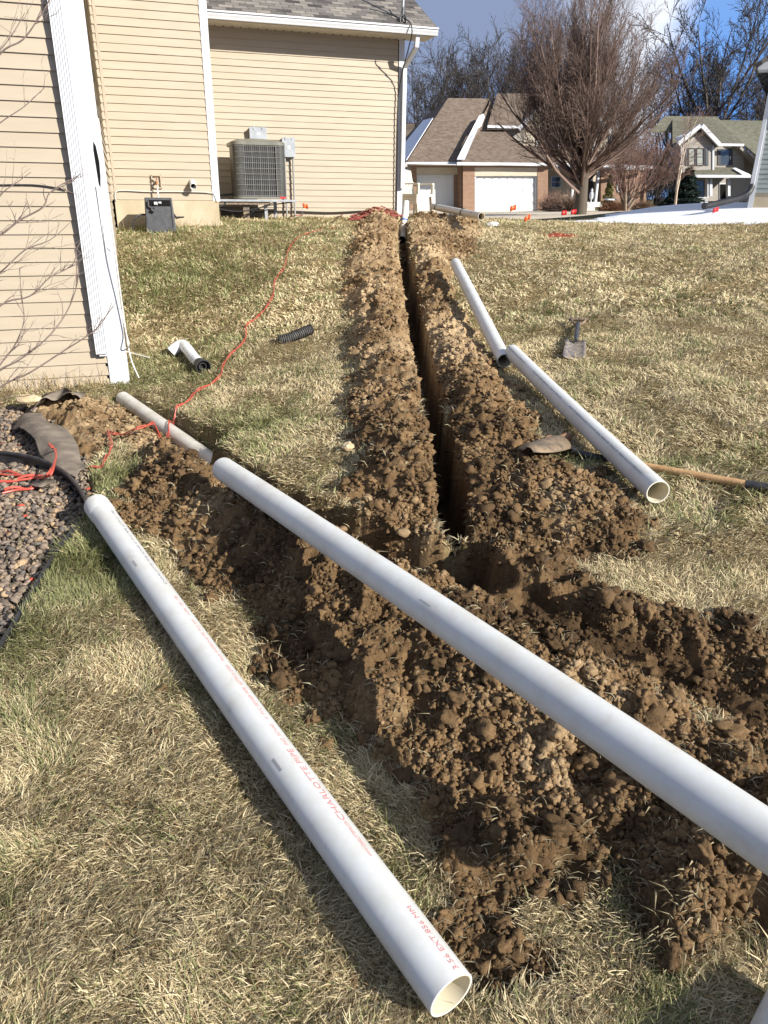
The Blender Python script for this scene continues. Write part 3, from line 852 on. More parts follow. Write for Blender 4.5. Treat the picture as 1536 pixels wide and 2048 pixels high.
def build_clods():
    ch = []
    for n, y0, y1, rmin, rmax, sub, pw in ((90000, .7, 3.6, .0024, .011, 1, 1.8), (11000, .7, 4.2, .007, .018, 2, 2.0), (900, .8, 4.5, .018, .036, 3, 1.6), (90000, 3.2, 8, .004, .017, 1, 2.0), (2500, 3.2, 8, .014, .035, 2, 1.6), (50000, 7.5, 16, .008, .028, 1, 1.8)):
        X, Y = fan_points(n, y0, y1, .6, .54)
        z, dm, bm, cut, rise = lay(X, Y)
        cl = sstep(.38, .62, fbm(X * 4, Y * 4, 150, 3))
        pr = dm * (.25 + .75 * cl) * (1 - .7 * (cut > .5)) + (1 - dm) * .012 * (rise > -.5)
        k = (RNG.random(n) < pr) & (bm < .5) & ~in_house(X, Y)
        # stray crumbs only near the heaps
        lone = dm[k] < .5
        X, Y, z, dmk, ck, rk = X[k], Y[k], z[k], dm[k], cut[k], rise[k]
        ok = np.ones(len(X), bool)
        sd = np.full(len(X), -9.0)
        for P in DIRT: sd = np.maximum(sd, poly_sd(X, Y, P))
        ok &= ~((dmk < .5) & (sd < -.45))
        X, Y, z, ck, rk = X[ok], Y[ok], z[ok], ck[ok], rk[ok]
        m = len(X)
        r = rmin + (rmax - rmin) * RNG.random(m) ** pw
        cen = np.stack([X, Y, z + r * .28], 1)
        col = soil_col(X, Y, rk, ck, RNG.random(m) * 1.0 + (.12 if sub < 3 else -.25))
        ch.append(rocks(cen, r, col, '', None, sub=sub, flat=.8, jag={1: .26, 2: .19, 3: .11}[sub]))
    V, Lp, S, T, K = join(ch)
    o = np_mesh('loose_soil', V, Lp, S, T, M['clod'], col=K, smooth=False)
    tag(o, 'crumbly brown clay clods heaped beside the trenches', 'soil', kind='stuff')
build_clods()
def build_gravel():
    n = 42000
    lo = BED.min(0); hi = BED.max(0)
    X = RNG.uniform(max(lo[0], -4.6), hi[0], n); Y = RNG.uniform(lo[1], hi[1], n)
    k = (poly_sd(X, Y, BED) > .015) & (np.abs(X) < Y * .56 + .4)
    X, Y = X[k], Y[k]
    z, dm, bm, cut, rise = lay(X, Y)
    k = (dm < .4) & ~in_house(X, Y); X, Y, z = X[k], Y[k], z[k]
    m = len(X)
    r = RNG.uniform(.007, .019, m) * (.8 + .5 * RNG.random(m))
    lay2 = RNG.random(m) ** 1.5 * .03
    q = RNG.random(m)[:, None]; q2 = RNG.random(m)[:, None]
    col = np.array([.13, .10, .076]) * (1 - q) + np.array([.29, .225, .17]) * q
    col = np.where(q2 < .14, np.array([.36, .25, .15]) * (.7 + .5 * q), col)
    col = np.where(q2 > .86, np.array([.10, .088, .078]) * (.8 + .6 * q), col)
    col = np.where((q2 > .5) & (q2 < .506), np.array([.45, .07, .04]), col)
    V, Lp, S, T, K = rocks(np.stack([X, Y, z + lay2 + r * .2], 1), r, col, '', None, sub=1, flat=.72, jag=.25)
    o = np_mesh('lava_gravel', V, Lp, S, T, M['rock'], col=K)
    tag(o, 'grey brown lava rock mulch in the garden bed', 'gravel', kind='stuff')
build_gravel()

# ================================================================== the cream house on the left
def H(a, d, z): return Vector((HO.x + HU.x * a + HW.x * d, HO.y + HU.y * a + HW.y * d, z))
U3 = Vector((HU.x, HU.y, 0)); W3 = Vector((HW.x, HW.y, 0)); Z3 = Vector((0, 0, 1))
EXPO = .1016
_seam = random.Random(3)
def lap(mb, p, run, out, z0, z1, flip=False, lip=.0155, expo=EXPO):
    """horizontal lap siding from z0 up to z1 on a wall starting at p, running along run, facing out"""
    z = z0
    while z < z1 - .003:
        t = min(z + expo, z1)
        a = p + out * lip; b = p + out * .002
        mid = z + (t - z) * .5
        # a double-lap profile: gentle slope, then the butt edge with its undercut
        A = Vector((a.x, a.y, z)); B = Vector((a.x, a.y, z)) + run
        Cc = Vector((b.x, b.y, t)) + run; D = Vector((b.x, b.y, t))
        E = Vector((p.x, p.y, z)) - out * .004; F = E + run
        fs = [(0, 1, 2, 3), (4, 5, 1, 0)]
        vs = [A, B, Cc, D, E, F]
        if flip: fs = [tuple(reversed(f)) for f in fs]
        # panels lap one another at staggered joints
        sx = _seam.uniform(.25, .8) if run.length > 1.2 else 2
        if sx < 1 and _seam.random() < .5:
            o_ = out * .0028; r1 = run * sx
            vs2 = [A + o_, A + r1 + o_, D + r1 + o_, D + o_, A + r1, D + r1]
            mb.add(vs2, [(0, 1, 2, 3), (1, 4, 5, 2)])
        mb.add(vs, fs)
        z = t
ground_c = hgt(-2.2, 6.3)
house = thing('house', 'cream vinyl sided house with stepped back walls, white trim and grey shingle roof', 'house', H(0, 0, .15))
# left wall (towards the viewer), side wall, middle wall, far wall
mb = MB(); lap(mb, H(-3.6, 0, 0), U3 * 3.5, -W3, .16, 4.6); mb.build('front_wall', M['siding'], house)
mb = MB(); lap(mb, H(-.02, .12, 0), W3 * 5.35, U3, .18, 4.9); mb.build('side_wall', M['siding'], house)
mb = MB(); lap(mb, H(-.03, 5.48, 0), U3 * 1.43, -W3, 1.62, 6.2); mb.build('middle_wall', M['siding'], house)
mb = MB(); lap(mb, H(1.48, 8.11, 0), U3 * 3.66, -W3, 1.30, 4.305); mb.build('far_wall', M['siding'], house)
mb = MB(); lap(mb, H(1.475, 5.6, 0), W3 * 2.5, U3, 1.62, 6.2); mb.build('step_wall', M['siding'], house)
mb = MB(); lap(mb, H(5.24, 8.2, 0), W3 * 6, U3, 1.30, 4.305); mb.build('end_wall', M['siding'], house)
# solid core behind the siding keeps light out
mb = MB()
mb.box(H(-3.6, .03, .0), U3 * 3.56, W3 * 5.6, Z3 * 4.6)
mb.box(H(-3.6, 5.5, .6), U3 * 5.05, W3 * 3.2, Z3 * 5.6)
mb.box(H(-.5, 8.13, 1.0), U3 * 5.72, W3 * 6, Z3 * 3.30)
mb.build('wall_core', M['void'], house)
# foundations
mb = MB(); mb.box(H(.02, 5.455, .8), U3 * 1.46, W3 * .3, Z3 * .815)
mb.build('foundation', M['concrete'], house, bevel=.004)
# corner boards
def corner(a, d, z0, z1, wid=.10, name='corner_trim', wide_side=.09, th=.022):
    mb = MB()
    mb.box(H(a - wid, d - th, z0), U3 * (wid + th), W3 * th, Z3 * (z1 - z0))
    mb.box(H(a + .0005, d, z0), U3 * (th - .001), W3 * wide_side, Z3 * (z1 - z0))
    return mb.build(name, M['white_trim'], house, bevel=.004)
c1 = corner(0, 0, .14, 4.6, .135)
c1.data.materials.append(M['void'])
mb = MB()                                   # the torn slot in the corner board
slot = [(-.036, 1.98), (-.030, 2.04), (-.015, 2.01), (-.004, 1.90), (-.008, 1.80), (-.018, 1.72), (-.028, 1.74), (-.032, 1.86)]
mb.slab([H(a, -.0235, z) for a, z in slot], W3 * .002)
mb.build('torn_slot', M['void'], house)
mb = MB()                                   # raised flap under the tear, weathered foot
mb.slab([H(-.05, -.031, 1.73), H(-.005, -.026, 1.70), H(.0, -.026, 1.25), H(-.045, -.026, 1.30)], -W3 * .004)
mb.build('trim_flap', M['white_trim'], house)
mb = MB(); mb.box(H(-.155, -.006, .14), U3 * .019, W3 * .012, Z3 * 4.46); mb.build('siding_channel', M['void'], house)
corner(1.48, 5.48, 1.60, 6.2, .085)
corner(5.24, 8.11, 1.28, 4.31, .085)
mb = MB(); mb.box(H(.03, 5.462, 1.62), U3 * .035, W3 * .016, Z3 * 4.5); mb.build('inner_trim', M['siding'], house)
mb = MB(); mb.box(H(1.482, 8.09, 1.30), U3 * .03, W3 * .016, Z3 * 3.0); mb.build('inner_trim', M['siding'], house)
# fluted downspout on the near corner
def downspout(a0, d0, z0, z1, w=.076, t=.055, name='downspout', flutes=5):
    mb = MB(); pr = []
    for i in range(flutes * 2 + 1):
        pr.append((a0 + w * i / (flutes * 2), d0 - (t if i % 2 == 0 else t - .007)))
    pr = pr + [(a0 + w, d0), (a0, d0)]
    n = len(pr)
    vs = [H(a, d, z0) for a, d in pr] + [H(a, d, z1) for a, d in pr]
    fs = [(i, (i + 1) % n, (i + 1) % n + n, i + n) for i in range(n)] + [tuple(range(n, 2 * n))]
    mb.add(vs, fs)
    return mb.build(name, M['white_trim'], house)
ds1 = downspout(-.214, -.02, .45, 4.6, w=.084, t=.062)
mb = MB(); mb.box(H(-.19, -.06, .43), U3 * .06, W3 * .03, Z3 * .02); mb.build('cut_end', M['dirty_white'], house)
# far downspout with its elbow from the gutter
mb = MB()
def rect_tube(mb, pts, w, t, axis=None):
    for i in range(len(pts) - 1):
        p, q = Vector(pts[i]), Vector(pts[i + 1])
        dr = (q - p).normalized(); s = U3 if abs(dr.dot(U3)) < .8 else W3
        s = (s - dr * s.dot(dr)).normalized(); n_ = dr.cross(s)
        mb.box(p - s * w / 2 - n_ * t / 2 - dr * .01, dr * ((q - p).length + .02), s * w, n_ * t)
rect_tube(mb, [H(5.33, 7.62, 4.30), H(5.33, 7.66, 4.14), H(5.245, 8.03, 3.86), H(5.235, 8.035, 1.86)], .078, .056)
mb.build('downspout', M['white_trim'], house, bevel=.008)
# eave: soffit, gutter, roof
EZ = 4.30
mb = MB(); mb.box(H(1.48, 7.62, EZ), U3 * 4.18, W3 * .52, Z3 * .035)
mb.cur = 1
for i in range(26): mb.box(H(1.6 + i * .145, 8.02, EZ - .003), U3 * .018, W3 * .07, Z3 * .002)
mb.build('soffit', [M['siding_soffit'], M['void']], house)
mb = MB()                                   # K-profile gutter
prof = [(0, 0), (-.075, 0), (-.085, .03), (-.098, .06), (-.098, .085), (-.118, .09), (-.118, .115), (-.108, .115), (-.10, .10), (-.09, .09), (-.008, .02), (-.004, .12), (0, .12)]
a0, a1 = 1.46, 5.68
vs = [H(a0, 7.62 + d, EZ + z) for d, z in prof] + [H(a1, 7.62 + d, EZ + z) for d, z in prof]; n_ = len(prof)
mb.add(vs, [(i, (i + 1) % n_, (i + 1) % n_ + n_, i + n_) for i in range(n_)])
mb.poly([H(a1, 7.62 + d, EZ + z) for d, z in [(0, 0), (-.075, 0), (-.098, .06), (-.118, .115), (0, .12)]])
mb.box(H(a0, 7.617, EZ), U3 * (a1 - a0), W3 * .02, Z3 * .13)
mb.build('gutter', M['white_trim'], house)
rp = .52
roof = slope('roof', [H(1.3, 7.57, EZ + .13), H(5.68, 7.57, EZ + .13), H(5.68, 11.6, EZ + .13 + 4.03 * rp), H(1.3, 11.6, EZ + .13 + 4.03 * rp)], M['shingle_near'], house, th=.03)
mb = MB()
mb.box(H(5.655, 7.60, EZ + .02), U3 * .018, W3 * 4.0 + Z3 * (4.0 * rp), Z3 * .10)
mb.slab([H(5.25, 7.64, EZ), H(5.655, 7.64, EZ), H(5.655, 11.6, EZ + 3.96 * rp), H(5.25, 11.6, EZ + 3.96 * rp)], Z3 * .02)
mb.build('rake_board', M['white_trim'], house)
mb = MB(); mb.slab([H(5.24, 8.11, EZ), H(5.24, 14, EZ), H(5.24, 11.0, EZ + 2.9 * rp)], -U3 * .05); mb.build('gable_wall', M['siding'], house)
# eave return of the middle section peeping past its corner
mb = MB(); mb.slab([H(1.50, 5.36, 4.62), H(1.82, 5.36, 4.62), H(1.82, 5.36, 4.9), H(1.50, 5.36, 4.9)], W3 * 2.2); mb.build('eave_return', M['dirty_white'], house)
# plastic vent pipe through the middle wall
vent = H(1.12, 5.47, 1.86)
mb = MB()
o1, i1 = .047, .04; ax = (-W3 * 1.0 - Z3 * .38).normalized()
ptsn = [vent, vent + ax * .17]
mb.tube(ptsn, [o1, o1], n=24, caps=False)
mb.lathe(vent, ax, [(.17, o1), (.172, (o1 + i1) / 2), (.17, i1), (.02, i1)], 24)
vp = mb.build('vent_pipe', M['pvc'], house, smooth=True)
mb = MB(); mb.tube([vent + ax * .03, vent + ax * .032], [.041, .041], n=20); mb.build('vent_hollow', M['void'], vp)
# hose tap in its mounting block
tp = H(.62, 5.47, 1.86)
mb = MB()
mb.box(tp - U3 * .07 - W3 * .03 - Z3 * .09, U3 * .14, W3 * .018, Z3 * .018); mb.box(tp - U3 * .07 - W3 * .03 + Z3 * .072, U3 * .14, W3 * .018, Z3 * .018)
mb.box(tp - U3 * .07 - W3 * .03 - Z3 * .09, U3 * .018, W3 * .018, Z3 * .18); mb.box(tp + U3 * .052 - W3 * .03 - Z3 * .09, U3 * .018, W3 * .018, Z3 * .18)
blk = mb.build('tap_block', M['siding'], house, bevel=.003)
mb = MB(); mb.tube([tp - W3 * .01, tp - W3 * .10, tp - W3 * .12 - Z3 * .05], [.016, .016, .014], n=10)
mb.tube([tp - W3 * .09 + Z3 * .01, tp - W3 * .09 + Z3 * .05], [.007, .007], n=8); mb.tube([tp - W3 * .09 + Z3 * .05, tp - W3 * .09 + Z3 * .06], [.03, .03], n=12)
mb.build('hose_tap', M['brass'], house, smooth=True)
mb = MB(); mb.tube([tp - W3 * .12 - Z3 * .05, tp - W3 * .13 - Z3 * .16, tp - W3 * .12 - Z3 * .42], .011, n=8); mb.build('tap_tube', M['cable_white'], house, smooth=True)
# low-voltage cable stapled along the middle wall
def cable(name, pts, r, m, parent=None, n=6):
    mb = MB(); mb.tube(smooth_path(pts, 6), r, n=n); return mb.build(name, m, parent, smooth=True)
def smooth_path(pts, k=6):
    pts = [Vector(p) for p in pts]
    if len(pts) < 3: return pts
    out = []
    for i in range(len(pts) - 1):
        p0 = pts[max(i - 1, 0)]; p1 = pts[i]; p2 = pts[i + 1]; p3 = pts[min(i + 2, len(pts) - 1)]
        for j in range(k):
            t = j / k
            out.append(0.5 * ((2 * p1) + (p2 - p0) * t + (2 * p0 - 5 * p1 + 4 * p2 - p3) * t * t + (3 * p1 - p0 - 3 * p2 + p3) * t ** 3))
    out.append(pts[-1])
    return out
cable('wall_cable', [H(.04, 5.44, 1.60), H(.08, 5.44, 1.735), H(.5, 5.445, 1.728), H(.9, 5.44, 1.735), H(1.35, 5.445, 1.725), H(1.44, 5.43, 1.69), H(1.46, 5.43, 1.60)], .006, M['cable_white'], house)
# cables running down the near corner and trailing into the grass
q = G(300, 722)
cable('corner_cable', [H(-.035, -.033, 1.45), H(-.03, -.04, 1.2), H(.01, -.05, .9), H(.04, -.06, .62), H(.05, -.08, .5), (q.x - .25, q.y + .02, hgt(q.x - .25, q.y) + .10), (q.x, q.y, hgt(q.x, q.y) + .03)], .005, M['cable_white'], house)
cable('corner_cable', [H(.026, .02, 2.2), H(.03, .03, 1.4), H(.035, .02, .8), H(.05, -.02, .42), H(.10, -.10, .24)], .006, M['cable_white'], house)
cable('corner_cable', [H(-.9, -.02, 1.72), H(-.5, -.022, 1.73), H(-.27, -.03, 1.70)], .006, M['cable'], house)
cable('corner_cable', [H(-3.4, -.02, 1.70), H(-2.0, -.022, 1.725), H(-.9, -.02, 1.72)], .005, M['cable_white'], house)
mb = MB(); mb.tube([H(-.86, -.03, 1.70), H(-.86, -.03, 1.69)], [.012, .012], n=8); mb.build('cable_clip', M['cable'], house)
# antenna mast with its black cable at the far corner
mast = thing('antenna_mast', 'thin grey mast standing at the roof corner with a black cable down the wall', 'antenna', H(5.12, 7.75, 4.45))
mb = MB(); mb.tube([H(5.10, 7.80, 4.42), H(5.19, 7.80, 6.4)], .024, n=10); mb.build('pole', M['grey_metal'], mast, smooth=True)
mb = MB(); 
for k in range(3):
    th = [k * 1.1 + j * .7 for j in range(9)]
    mb.tube([H(5.07, 7.72, 4.52) + U3 * (.05 * math.cos(t)) + Z3 * (.07 * math.sin(t)) - W3 * (.01 * j) for j, t in enumerate(th)], .010, n=6)
mb.tube(smooth_path([H(5.1, 7.7, 4.55), H(5.15, 7.5, 4.45), H(5.17, 7.46, 4.3), H(5.17, 7.62, 4.1), H(5.15, 8.0, 3.6), H(5.12, 8.05, 3.0), H(5.115, 8.06, 1.4)], 6), .011, n=6)
mb.tube(smooth_path([H(5.05, 7.72, 4.52), H(4.9, 7.85, 4.62), H(4.55, 7.95, 4.70)], 5), .008, n=6)
mb.tube(smooth_path([H(5.08, 7.72, 4.52), H(5.12, 7.8, 4.75), H(5.2, 7.95, 4.95)], 5), .014, n=6)
mb.build('coiled_cable', M['cable'], mast, smooth=True)
cable('clip_cable', [H(1.50, 8.07, 1.47), H(2.2, 8.06, 1.42), H(3.0, 8.06, 1.44), H(3.8, 8.06, 1.42), H(4.5, 8.06, 1.45), H(5.1, 8.06, 1.46)], .013, M['cable'], house)

# ------------------------------------------------------------------ air conditioner and its bracket stand
AX0, AX1, AD0, AD1, AZ0, AZ1 = 1.93, 2.80, 6.95, 7.78, 1.645, 2.545
ac = thing('air_conditioner', 'large grey green air conditioning unit with black wire grille standing by the far wall', 'air conditioner', H(2.36, 7.36, AZ0))
def rrect(a0, a1, d0, d1, r, n=6):
    out = []
    for ca, cd, s in ((a1 - r, d0 + r, -90), (a1 - r, d1 - r, 0), (a0 + r, d1 - r, 90), (a0 + r, d0 + r, 180)):
        for i in range(n + 1):
            t = math.radians(s + 90 * i / n); out.append((ca + r * math.cos(t), cd + r * math.sin(t)))
    return out
def ring_prism(mb, pr, z0, z1, scale=1.0, cx=0, cd=0, caps=True):
    n = len(pr)
    top = [((a - cx) * scale + cx, (d - cd) * scale + cd) for a, d in pr]
    vs = [H(a, d, z0) for a, d in pr] + [H(a, d, z1) for a, d in top]
    fs = [(i, (i + 1) % n, (i + 1) % n + n, i + n) for i in range(n)]
    if caps: fs += [tuple(reversed(range(n))), tuple(range(n, 2 * n))]
    mb.add(vs, fs)
pr = rrect(AX0, AX1, AD0, AD1, .10)
mb = MB(); ring_prism(mb, rrect(AX0 + .03, AX1 - .03, AD0 + .03, AD1 - .03, .11), AZ0 + .03, AZ1 - .08); mb.build('coil', M['fin'], ac)
mb = MB()
# corner posts: rounded louvre panels at left and right of the grille
def post(lo_, hi_):
    sub = pr[lo_:hi_]
    vs = [H(a, d, AZ0 + .03) for a, d in sub] + [H(a, d, AZ1 - .075) for a, d in sub]; n = len(sub)
    mb.add(vs, [(i, i + 1, i + 1 + n, i + n) for i in range(n - 1)])
post(21, 28)
mb.build('corner_panel', M['olive'], ac); mb = MB()
vs = [H(AX0, AD0 + .10, AZ0 + .03), H(AX0, AD0 + .45, AZ0 + .03), H(AX0, AD0 + .45, AZ1 - .075), H(AX0, AD0 + .10, AZ1 - .075)]
mb.add(vs, [(0, 1, 2, 3)])
mb.build('side_panel', M['olive'], ac); mb = MB()
mb.add([H(AX0 + .10, AD0, AZ0 + .03), H(AX0 + .175, AD0, AZ0 + .03), H(AX0 + .175, AD0, AZ1 - .075), H(AX0 + .10, AD0, AZ1 - .075)], [(0, 1, 2, 3)])
mb.build('corner_panel', M['olive'], ac); mb = MB()
post(0, 7)
mb.add([H(AX1 - .17, AD0, AZ0 + .03), H(AX1 - .10, AD0, AZ0 + .03), H(AX1 - .10, AD0, AZ1 - .075), H(AX1 - .17, AD0, AZ1 - .075)], [(0, 1, 2, 3)])
mb.build('corner_panel', M['olive'], ac)
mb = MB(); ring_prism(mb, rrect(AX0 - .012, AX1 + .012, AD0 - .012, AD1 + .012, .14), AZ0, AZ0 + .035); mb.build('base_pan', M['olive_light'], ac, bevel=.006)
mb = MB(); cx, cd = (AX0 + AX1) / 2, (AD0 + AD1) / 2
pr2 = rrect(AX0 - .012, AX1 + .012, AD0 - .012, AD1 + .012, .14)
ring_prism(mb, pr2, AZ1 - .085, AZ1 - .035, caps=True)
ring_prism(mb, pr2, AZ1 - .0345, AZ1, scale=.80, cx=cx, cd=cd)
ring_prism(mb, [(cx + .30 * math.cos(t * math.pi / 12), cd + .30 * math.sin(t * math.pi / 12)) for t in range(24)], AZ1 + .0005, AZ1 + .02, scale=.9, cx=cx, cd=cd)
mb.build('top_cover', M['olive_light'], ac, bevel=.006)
mb = MB(); g0, g1 = AX0 + .175, AX1 - .17
for i in range(17):
    a = g0 + (g1 - g0) * i / 16
    mb.tube([H(a, AD0 - .008, AZ0 + .035), H(a, AD0 - .008, AZ1 - .08)], .0024 if i % 4 else .004, n=4)
for j in range(10):
    z = AZ0 + .05 + (AZ1 - .15 - AZ0) * j / 9
    mb.tube([H(g0 - .14, AD0 + .02, z), H(g0 - .06, AD0 - .012, z), H(g1 + .06, AD0 - .012, z), H(g1 + .15, AD0 + .05, z)], .003, n=4)
mb.build('wire_grille', M['wire'], ac)
mb = MB(); mb.slab([H(AX1 - .13, AD0 - .014, AZ0 + .012), H(AX1 - .03, AD0 - .014, AZ0 + .012), H(AX1 - .03, AD0 - .014, AZ0 + .035), H(AX1 - .13, AD0 - .014, AZ0 + .035)], W3 * .004)
mb.build('badge', M['red_flag'], ac)
st = thing('stand', 'low grey metal stand carrying the air conditioner off the grass', 'stand', H(2.3, 7.3, 1.3))
mb = MB(); mb.box(H(1.50, 6.90, 1.60), U3 * 1.45, W3 * .95, Z3 * .035); mb.build('platform', M['grey_metal'], st, bevel=.004)
mb = MB(); mb.box(H(1.50, 6.93, 1.555), U3 * 1.0, W3 * .05, Z3 * .044); mb.build('beam', M['steel_dirty'], st)
for a, d, w in ((2.05, 7.0, .10), (2.42, 7.05, .05), (2.15, 7.7, .06), (2.7, 7.7, .05)):
    mb = MB(); mb.box(H(a, d, hgt(*H(a, d, 0).xy) - .05), U3 * w, W3 * .06, Z3 * (1.6 - hgt(*H(a, d, 0).xy) + .049)); mb.build('leg', M['steel_dirty'] if w > .06 else M['grey_metal'], st)
mb = MB()
mb.tube(smooth_path([H(1.5, 7.5, 1.72), H(1.7, 7.35, 1.70), H(1.93, 7.3, 1.72)], 5), .02, n=8)
mb.tube(smooth_path([H(1.5, 7.6, 1.62), H(1.75, 6.9, 1.58), H(1.6, 6.8, 1.50), H(2.0, 6.85, 1.45), H(2.5, 6.9, 1.55), H(2.9, 7.0, 1.6)], 6), .010, n=6)
mb.tube(smooth_path([H(2.0, 6.95, 1.33), H(2.35, 6.9, 1.52), H(2.6, 6.95, 1.6)], 5), .009, n=6)
mb.build('lineset', M['cable'], st, smooth=True)
# electrical boxes on the far wall
def ebox(label, a, z, w, h, t, conduits, disc=False):
    o = thing('electrical_box', label, 'electrical box', H(a + w / 2, 8.09, z), 'grey electrical boxes on the far wall')
    mb = MB(); mb.box(H(a, 8.095 - t, z), U3 * w, W3 * t, Z3 * h); mb.build('case', M['grey_metal'], o, bevel=.008)
    mb = MB(); mb.box(H(a - .008, 8.095 - t - .012, z - .008), U3 * (w + .016), W3 * .011, Z3 * (h + .016))
    cv = mb.build('cover', M['grey_metal'], o, bevel=.004)
    mb = MB(); mb.box(H(a + w * .42, 8.095 - t - .015, z + h * .40), U3 * w * .2, W3 * .002, Z3 * h * .2); mb.build('sticker', M['cable_white'], cv)
    for k in (0.2, .72):
        mb = MB(); mb.box(H(a + w * k, 8.095 - t - .022, z + h - .03), U3 * .02, W3 * .009, Z3 * .045); mb.build('latch', M['grey_metal'], cv)
    for i, (ca, zt, zb) in enumerate(conduits):
        mb = MB(); mb.tube([H(ca, 8.03, zt), H(ca, 8.03, zb)], .017, n=10); mb.build('conduit', M['conduit'], o, smooth=True)
ebox('wide grey electrical box behind the top of the air conditioner', 2.38, 2.60, .29, .20, .10, [])
ebox('narrow grey electrical box with two conduits right of the air conditioner', 2.95, 2.35, .22, .30, .10, [(2.99, 2.345, 1.31), (3.14, 2.345, 1.27)])
# black box standing by the foundation
bx = H(.60, 5.0, 0); bz = hgt(bx.x, bx.y)
ub = thing('utility_box', 'black plastic box with ribbed front and short cords standing by the foundation', 'plastic box', (bx.x, bx.y, bz))
def B(a, d, z): return H(.60 + a, 5.0 + d, bz + z)
def taper(mb, w0, w1, d0, d1, t0, t1, z0, z1, sh=0):
    vs = [B(-w0, d0, z0), B(w0, d0, z0), B(w0, d1, z0), B(-w0, d1, z0), B(-w1 + sh, t0, z1), B(w1 + sh, t0, z1), B(w1 + sh, t1, z1), B(-w1 + sh, t1, z1)]
    mb.add(vs, [(0, 3, 2, 1), (4, 5, 6, 7), (0, 1, 5, 4), (1, 2, 6, 5), (2, 3, 7, 6), (3, 0, 4, 7)])
mb = MB(); taper(mb, .205, .180, -.16, .13, -.10, .10, -.02, .44); mb.build('body', M['dark_grey'], ub, bevel=.012)
mb = MB(); taper(mb, .15, .148, -.118, -.10, -.108, -.09, .33, .41); mb.build('recess', M['void'], ub)
mb = MB(); mb.tube([B(-.14, -.135, .40), B(-.14, -.145, .33), B(-.10, -.15, .30), B(-.07, -.15, .31)], .014, n=8); mb.tube([B(-.115, -.15, .29), B(-.075, -.15, .26)], [.03, .02], n=10)
mb.build('plug', M['black'], ub, smooth=True)
mb = MB(); mb.tube([B(-.06, -.13, .365), B(-.02, -.14, .365)], [.022, .022], n=10); mb.tube([B(.0, -.13, .375), B(.03, -.14, .375)], [.014, .014], n=10); mb.build('terminal', M['galv'], ub, smooth=True)
for k in range(7):
    mb = MB(); a = -.12 + k * .042; mb.box(B(a, -.140, .10), U3 * .010, W3 * .02, Z3 * .20 - W3 * -.028); mb.build('rib', M['black'], ub)
mb = MB(); mb.box(B(.155, -.163, .0), U3 * .006, W3 * .02, Z3 * .42 + W3 * .055); mb.build('seam', M['void'], ub)
mb = MB(); mb.tube(smooth_path([B(-.19, 0, .22), B(-.27, -.03, .215), B(-.35, -.05, .15), B(-.38, -.06, .02)], 5), .012, n=8); mb.build('cord', M['black'], ub, smooth=True)
mb = MB(); mb.tube([B(.19, 0, .23), B(.22, -.02, .18), B(.26, -.03, .185)], [.014, .018, .014], n=8); mb.tube([B(.25, -.03, .185), B(.33, -.04, .19)], [.012, .010], n=8); mb.build('cord', M['black'], ub, smooth=True)

# ================================================================== pipes
def frame_of(p, q):
    ax = (q - p).normalized(); side = ax.cross(Z3).normalized(); up = side.cross(ax).normalized()
    return ax, side, up
def pipe(label, p, q, R=.0572, wall=.0062, material='pvc', bell=False, inner='pvc_in', bend=0.0, group='white plastic drain pipes', name='drain_pipe', n=48):
    """p is the near, open end; q the far end"""
    p, q = Vector(p), Vector(q)
    o = thing(name, label, 'pipe', tuple(p), group)
    ax, side, up = frame_of(p, q); Ln = (q - p).length
    k = 14
    cl = [p + ax * (Ln * i / k) - up * (bend * 4 * (i / k) * (1 - i / k)) for i in range(k + 1)]
    r = [R] * (k + 1)
    if bell:
        cl = cl[:-1] + [q - ax * .115, q - ax * .105, q - ax * .10, q]; r = [R] * k + [R, R + .002, R + .004, R + .004]
    mb = MB(); mb.tube(cl, r, n=n, caps=False)
    e = R - wall
    mb.lathe(cl[0], ax, [(.0005, R), (-.001, R - .001), (-.001, R - .003)], n, side)
    body = mb.build('barrel', M[material], o, smooth=True)
    mb = MB()
    mb.lathe(cl[0], ax, [(-.001, R - .003), (-.0005, e), (.001, e)], n, side)
    ilen = min(Ln - .02, 1.6)
    ip = [cl[0] + ax * .0001 + ax * (ilen * j / 6) - up * (bend * 4 * (ilen * j / 6 / Ln) * (1 - ilen * j / 6 / Ln)) for j in range(7)]
    mb.tube(ip, e, n=n, caps=False)
    mb.f = [tuple(reversed(f)) for f in mb.f]
    mb.build('bore', M[inner], o, smooth=True)
    # far rim
    mb = MB(); mb.lathe(cl[-1], ax, [(0, r[-1]), (.001, r[-1] - wall * .5), (0, r[-1] - wall), (-.09, r[-1] - wall), (-.091, .001)], n, side); mb.build('far_rim', M[inner], o, smooth=True)
    o['_len'] = Ln
    return o, (p, ax, side, up, Ln, bend, R)
def pipe_point(fr, t, ang, lift=.0008):
    """t metres from the near end, ang degrees round from the top towards the right side"""
    p, ax, side, up, Ln, bend, R = fr
    a = math.radians(ang)
    c = p + ax * t - up * (bend * 4 * (t / Ln) * (1 - t / Ln))
    return c + (side * math.sin(a) + up * math.cos(a)) * (R + lift)
